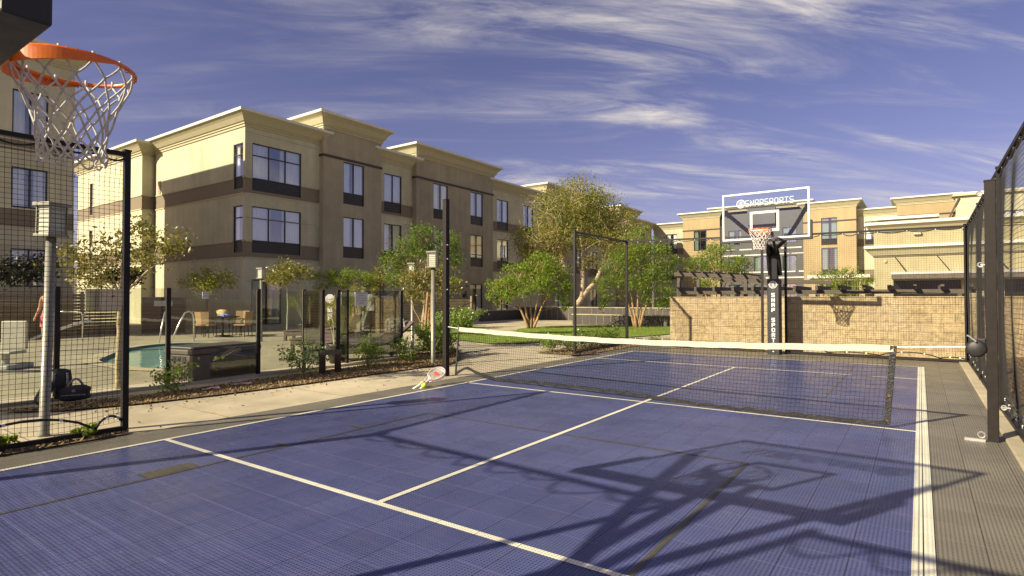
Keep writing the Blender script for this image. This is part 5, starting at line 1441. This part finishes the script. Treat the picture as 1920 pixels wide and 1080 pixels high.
# ------------------------------------------------------------------ person by the pool
pt = thing('person', 'person in pink shorts with orange tanned back standing beyond the pool behind the lamp', 'person', (-18.90, 5.38, 0), R(35)); pt.scale = (1.04,) * 3
J = {'pel': (0, 0, .95), 'ab': (0, .0, 1.10), 'ch': (0, .01, 1.30), 'nk': (0, .0, 1.45), 'hd0': (0, -.01, 1.53), 'hd': (0, -.02, 1.62),
     'hl': (-.09, 0, .90), 'kl': (-.10, -.02, .49), 'al': (-.10, .02, .09), 'fl': (-.11, -.12, .03), 'hr': (.09, 0, .90), 'kr': (.11, -.03, .49), 'arr': (.11, .03, .09), 'fr': (.12, -.11, .03),
     'sl': (-.17, 0, 1.38), 'el': (-.25, .03, 1.12), 'wl': (-.24, -.10, .90), 'ml': (-.24, -.14, .83), 'sr': (.17, 0, 1.38), 'er': (.26, .0, 1.13), 'wr': (.22, -.16, 1.00), 'mr': (.20, -.22, .96)}
RD = dict(pel=.125, ab=.115, ch=.135, nk=.055, hd0=.06, hd=.095, hl=.085, kl=.055, al=.036, fl=.03, hr=.085, kr=.055, arr=.036, fr=.03, sl=.055, el=.038, wl=.026, ml=.026, sr=.055, er=.038, wr=.026, mr=.026)
ED = [('pel', 'ab'), ('ab', 'ch'), ('ch', 'nk'), ('nk', 'hd0'), ('hd0', 'hd'), ('pel', 'hl'), ('hl', 'kl'), ('kl', 'al'), ('al', 'fl'), ('pel', 'hr'), ('hr', 'kr'), ('kr', 'arr'), ('arr', 'fr'), ('ch', 'sl'), ('sl', 'el'), ('el', 'wl'), ('wl', 'ml'), ('ch', 'sr'), ('sr', 'er'), ('er', 'wr'), ('wr', 'mr')]
ks = list(J)
for side, wr_, mm_ in ((-1, 'wl', 'ml'), (1, 'wr', 'mr')):
    base = Vector(J[mm_]); d_ = (base - Vector(J[wr_])).normalized()
    for k in range(4):
        nm = 'f%d%d' % (side, k); J[nm] = tuple(base + d_ * (.05 + .012 * (1 if k in (1, 2) else 0)) + Vector((side * .012 * (k - 1.5) * 1.2, .014 * (k - 1.5), 0))); RD[nm] = .009; ED.append((mm_, nm))
    nm = 'th%d' % side; J[nm] = tuple(base + Vector((-side * .035, -.02, .01))); RD[nm] = .010; ED.append((mm_, nm))
ks = list(J)
me = bpy.data.meshes.new('body'); me.from_pydata([J[k] for k in ks], [(ks.index(a), ks.index(b)) for a, b in ED], [])
o_ = obj('body', me, pt); md = o_.modifiers.new('skin', 'SKIN'); md.use_smooth_shade = True
for i, k in enumerate(ks):
    o_.data.skin_vertices[0].data[i].radius = (RD[k], RD[k] * (.8 if k in ('pel', 'ab', 'ch') else 1)); o_.data.skin_vertices[0].data[i].use_root = (k == 'pel')
sb_ = o_.modifiers.new('sub', 'SUBSURF'); sb_.levels = sb_.render_levels = 2
bpy.context.view_layer.update()
me2 = bpy.data.meshes.new_from_object(o_.evaluated_get(bpy.context.evaluated_depsgraph_get())); o_.modifiers.clear(); o_.data = me2; me2.materials.clear(); me2.materials.append(skin); me2.polygons.foreach_set('use_smooth', [True] * len(me2.polygons))
b = MB(); b.lathe([(.135, 1.03), (.15, .95), (.165, .86)], 18, cap=False)
for sx in (-1, 1): b.lathe([(.098, .90), (.10, .75), (.105, .62)], 16, (sx * .095, -.005, 0), cap=False)
q = b.build('shorts', pinkm, pt, True); q.scale = (1, .86, 1)
q = blob('hair', hairm, pt, (0, .02, 1.665), (.19, .21, .16), 4, .05)
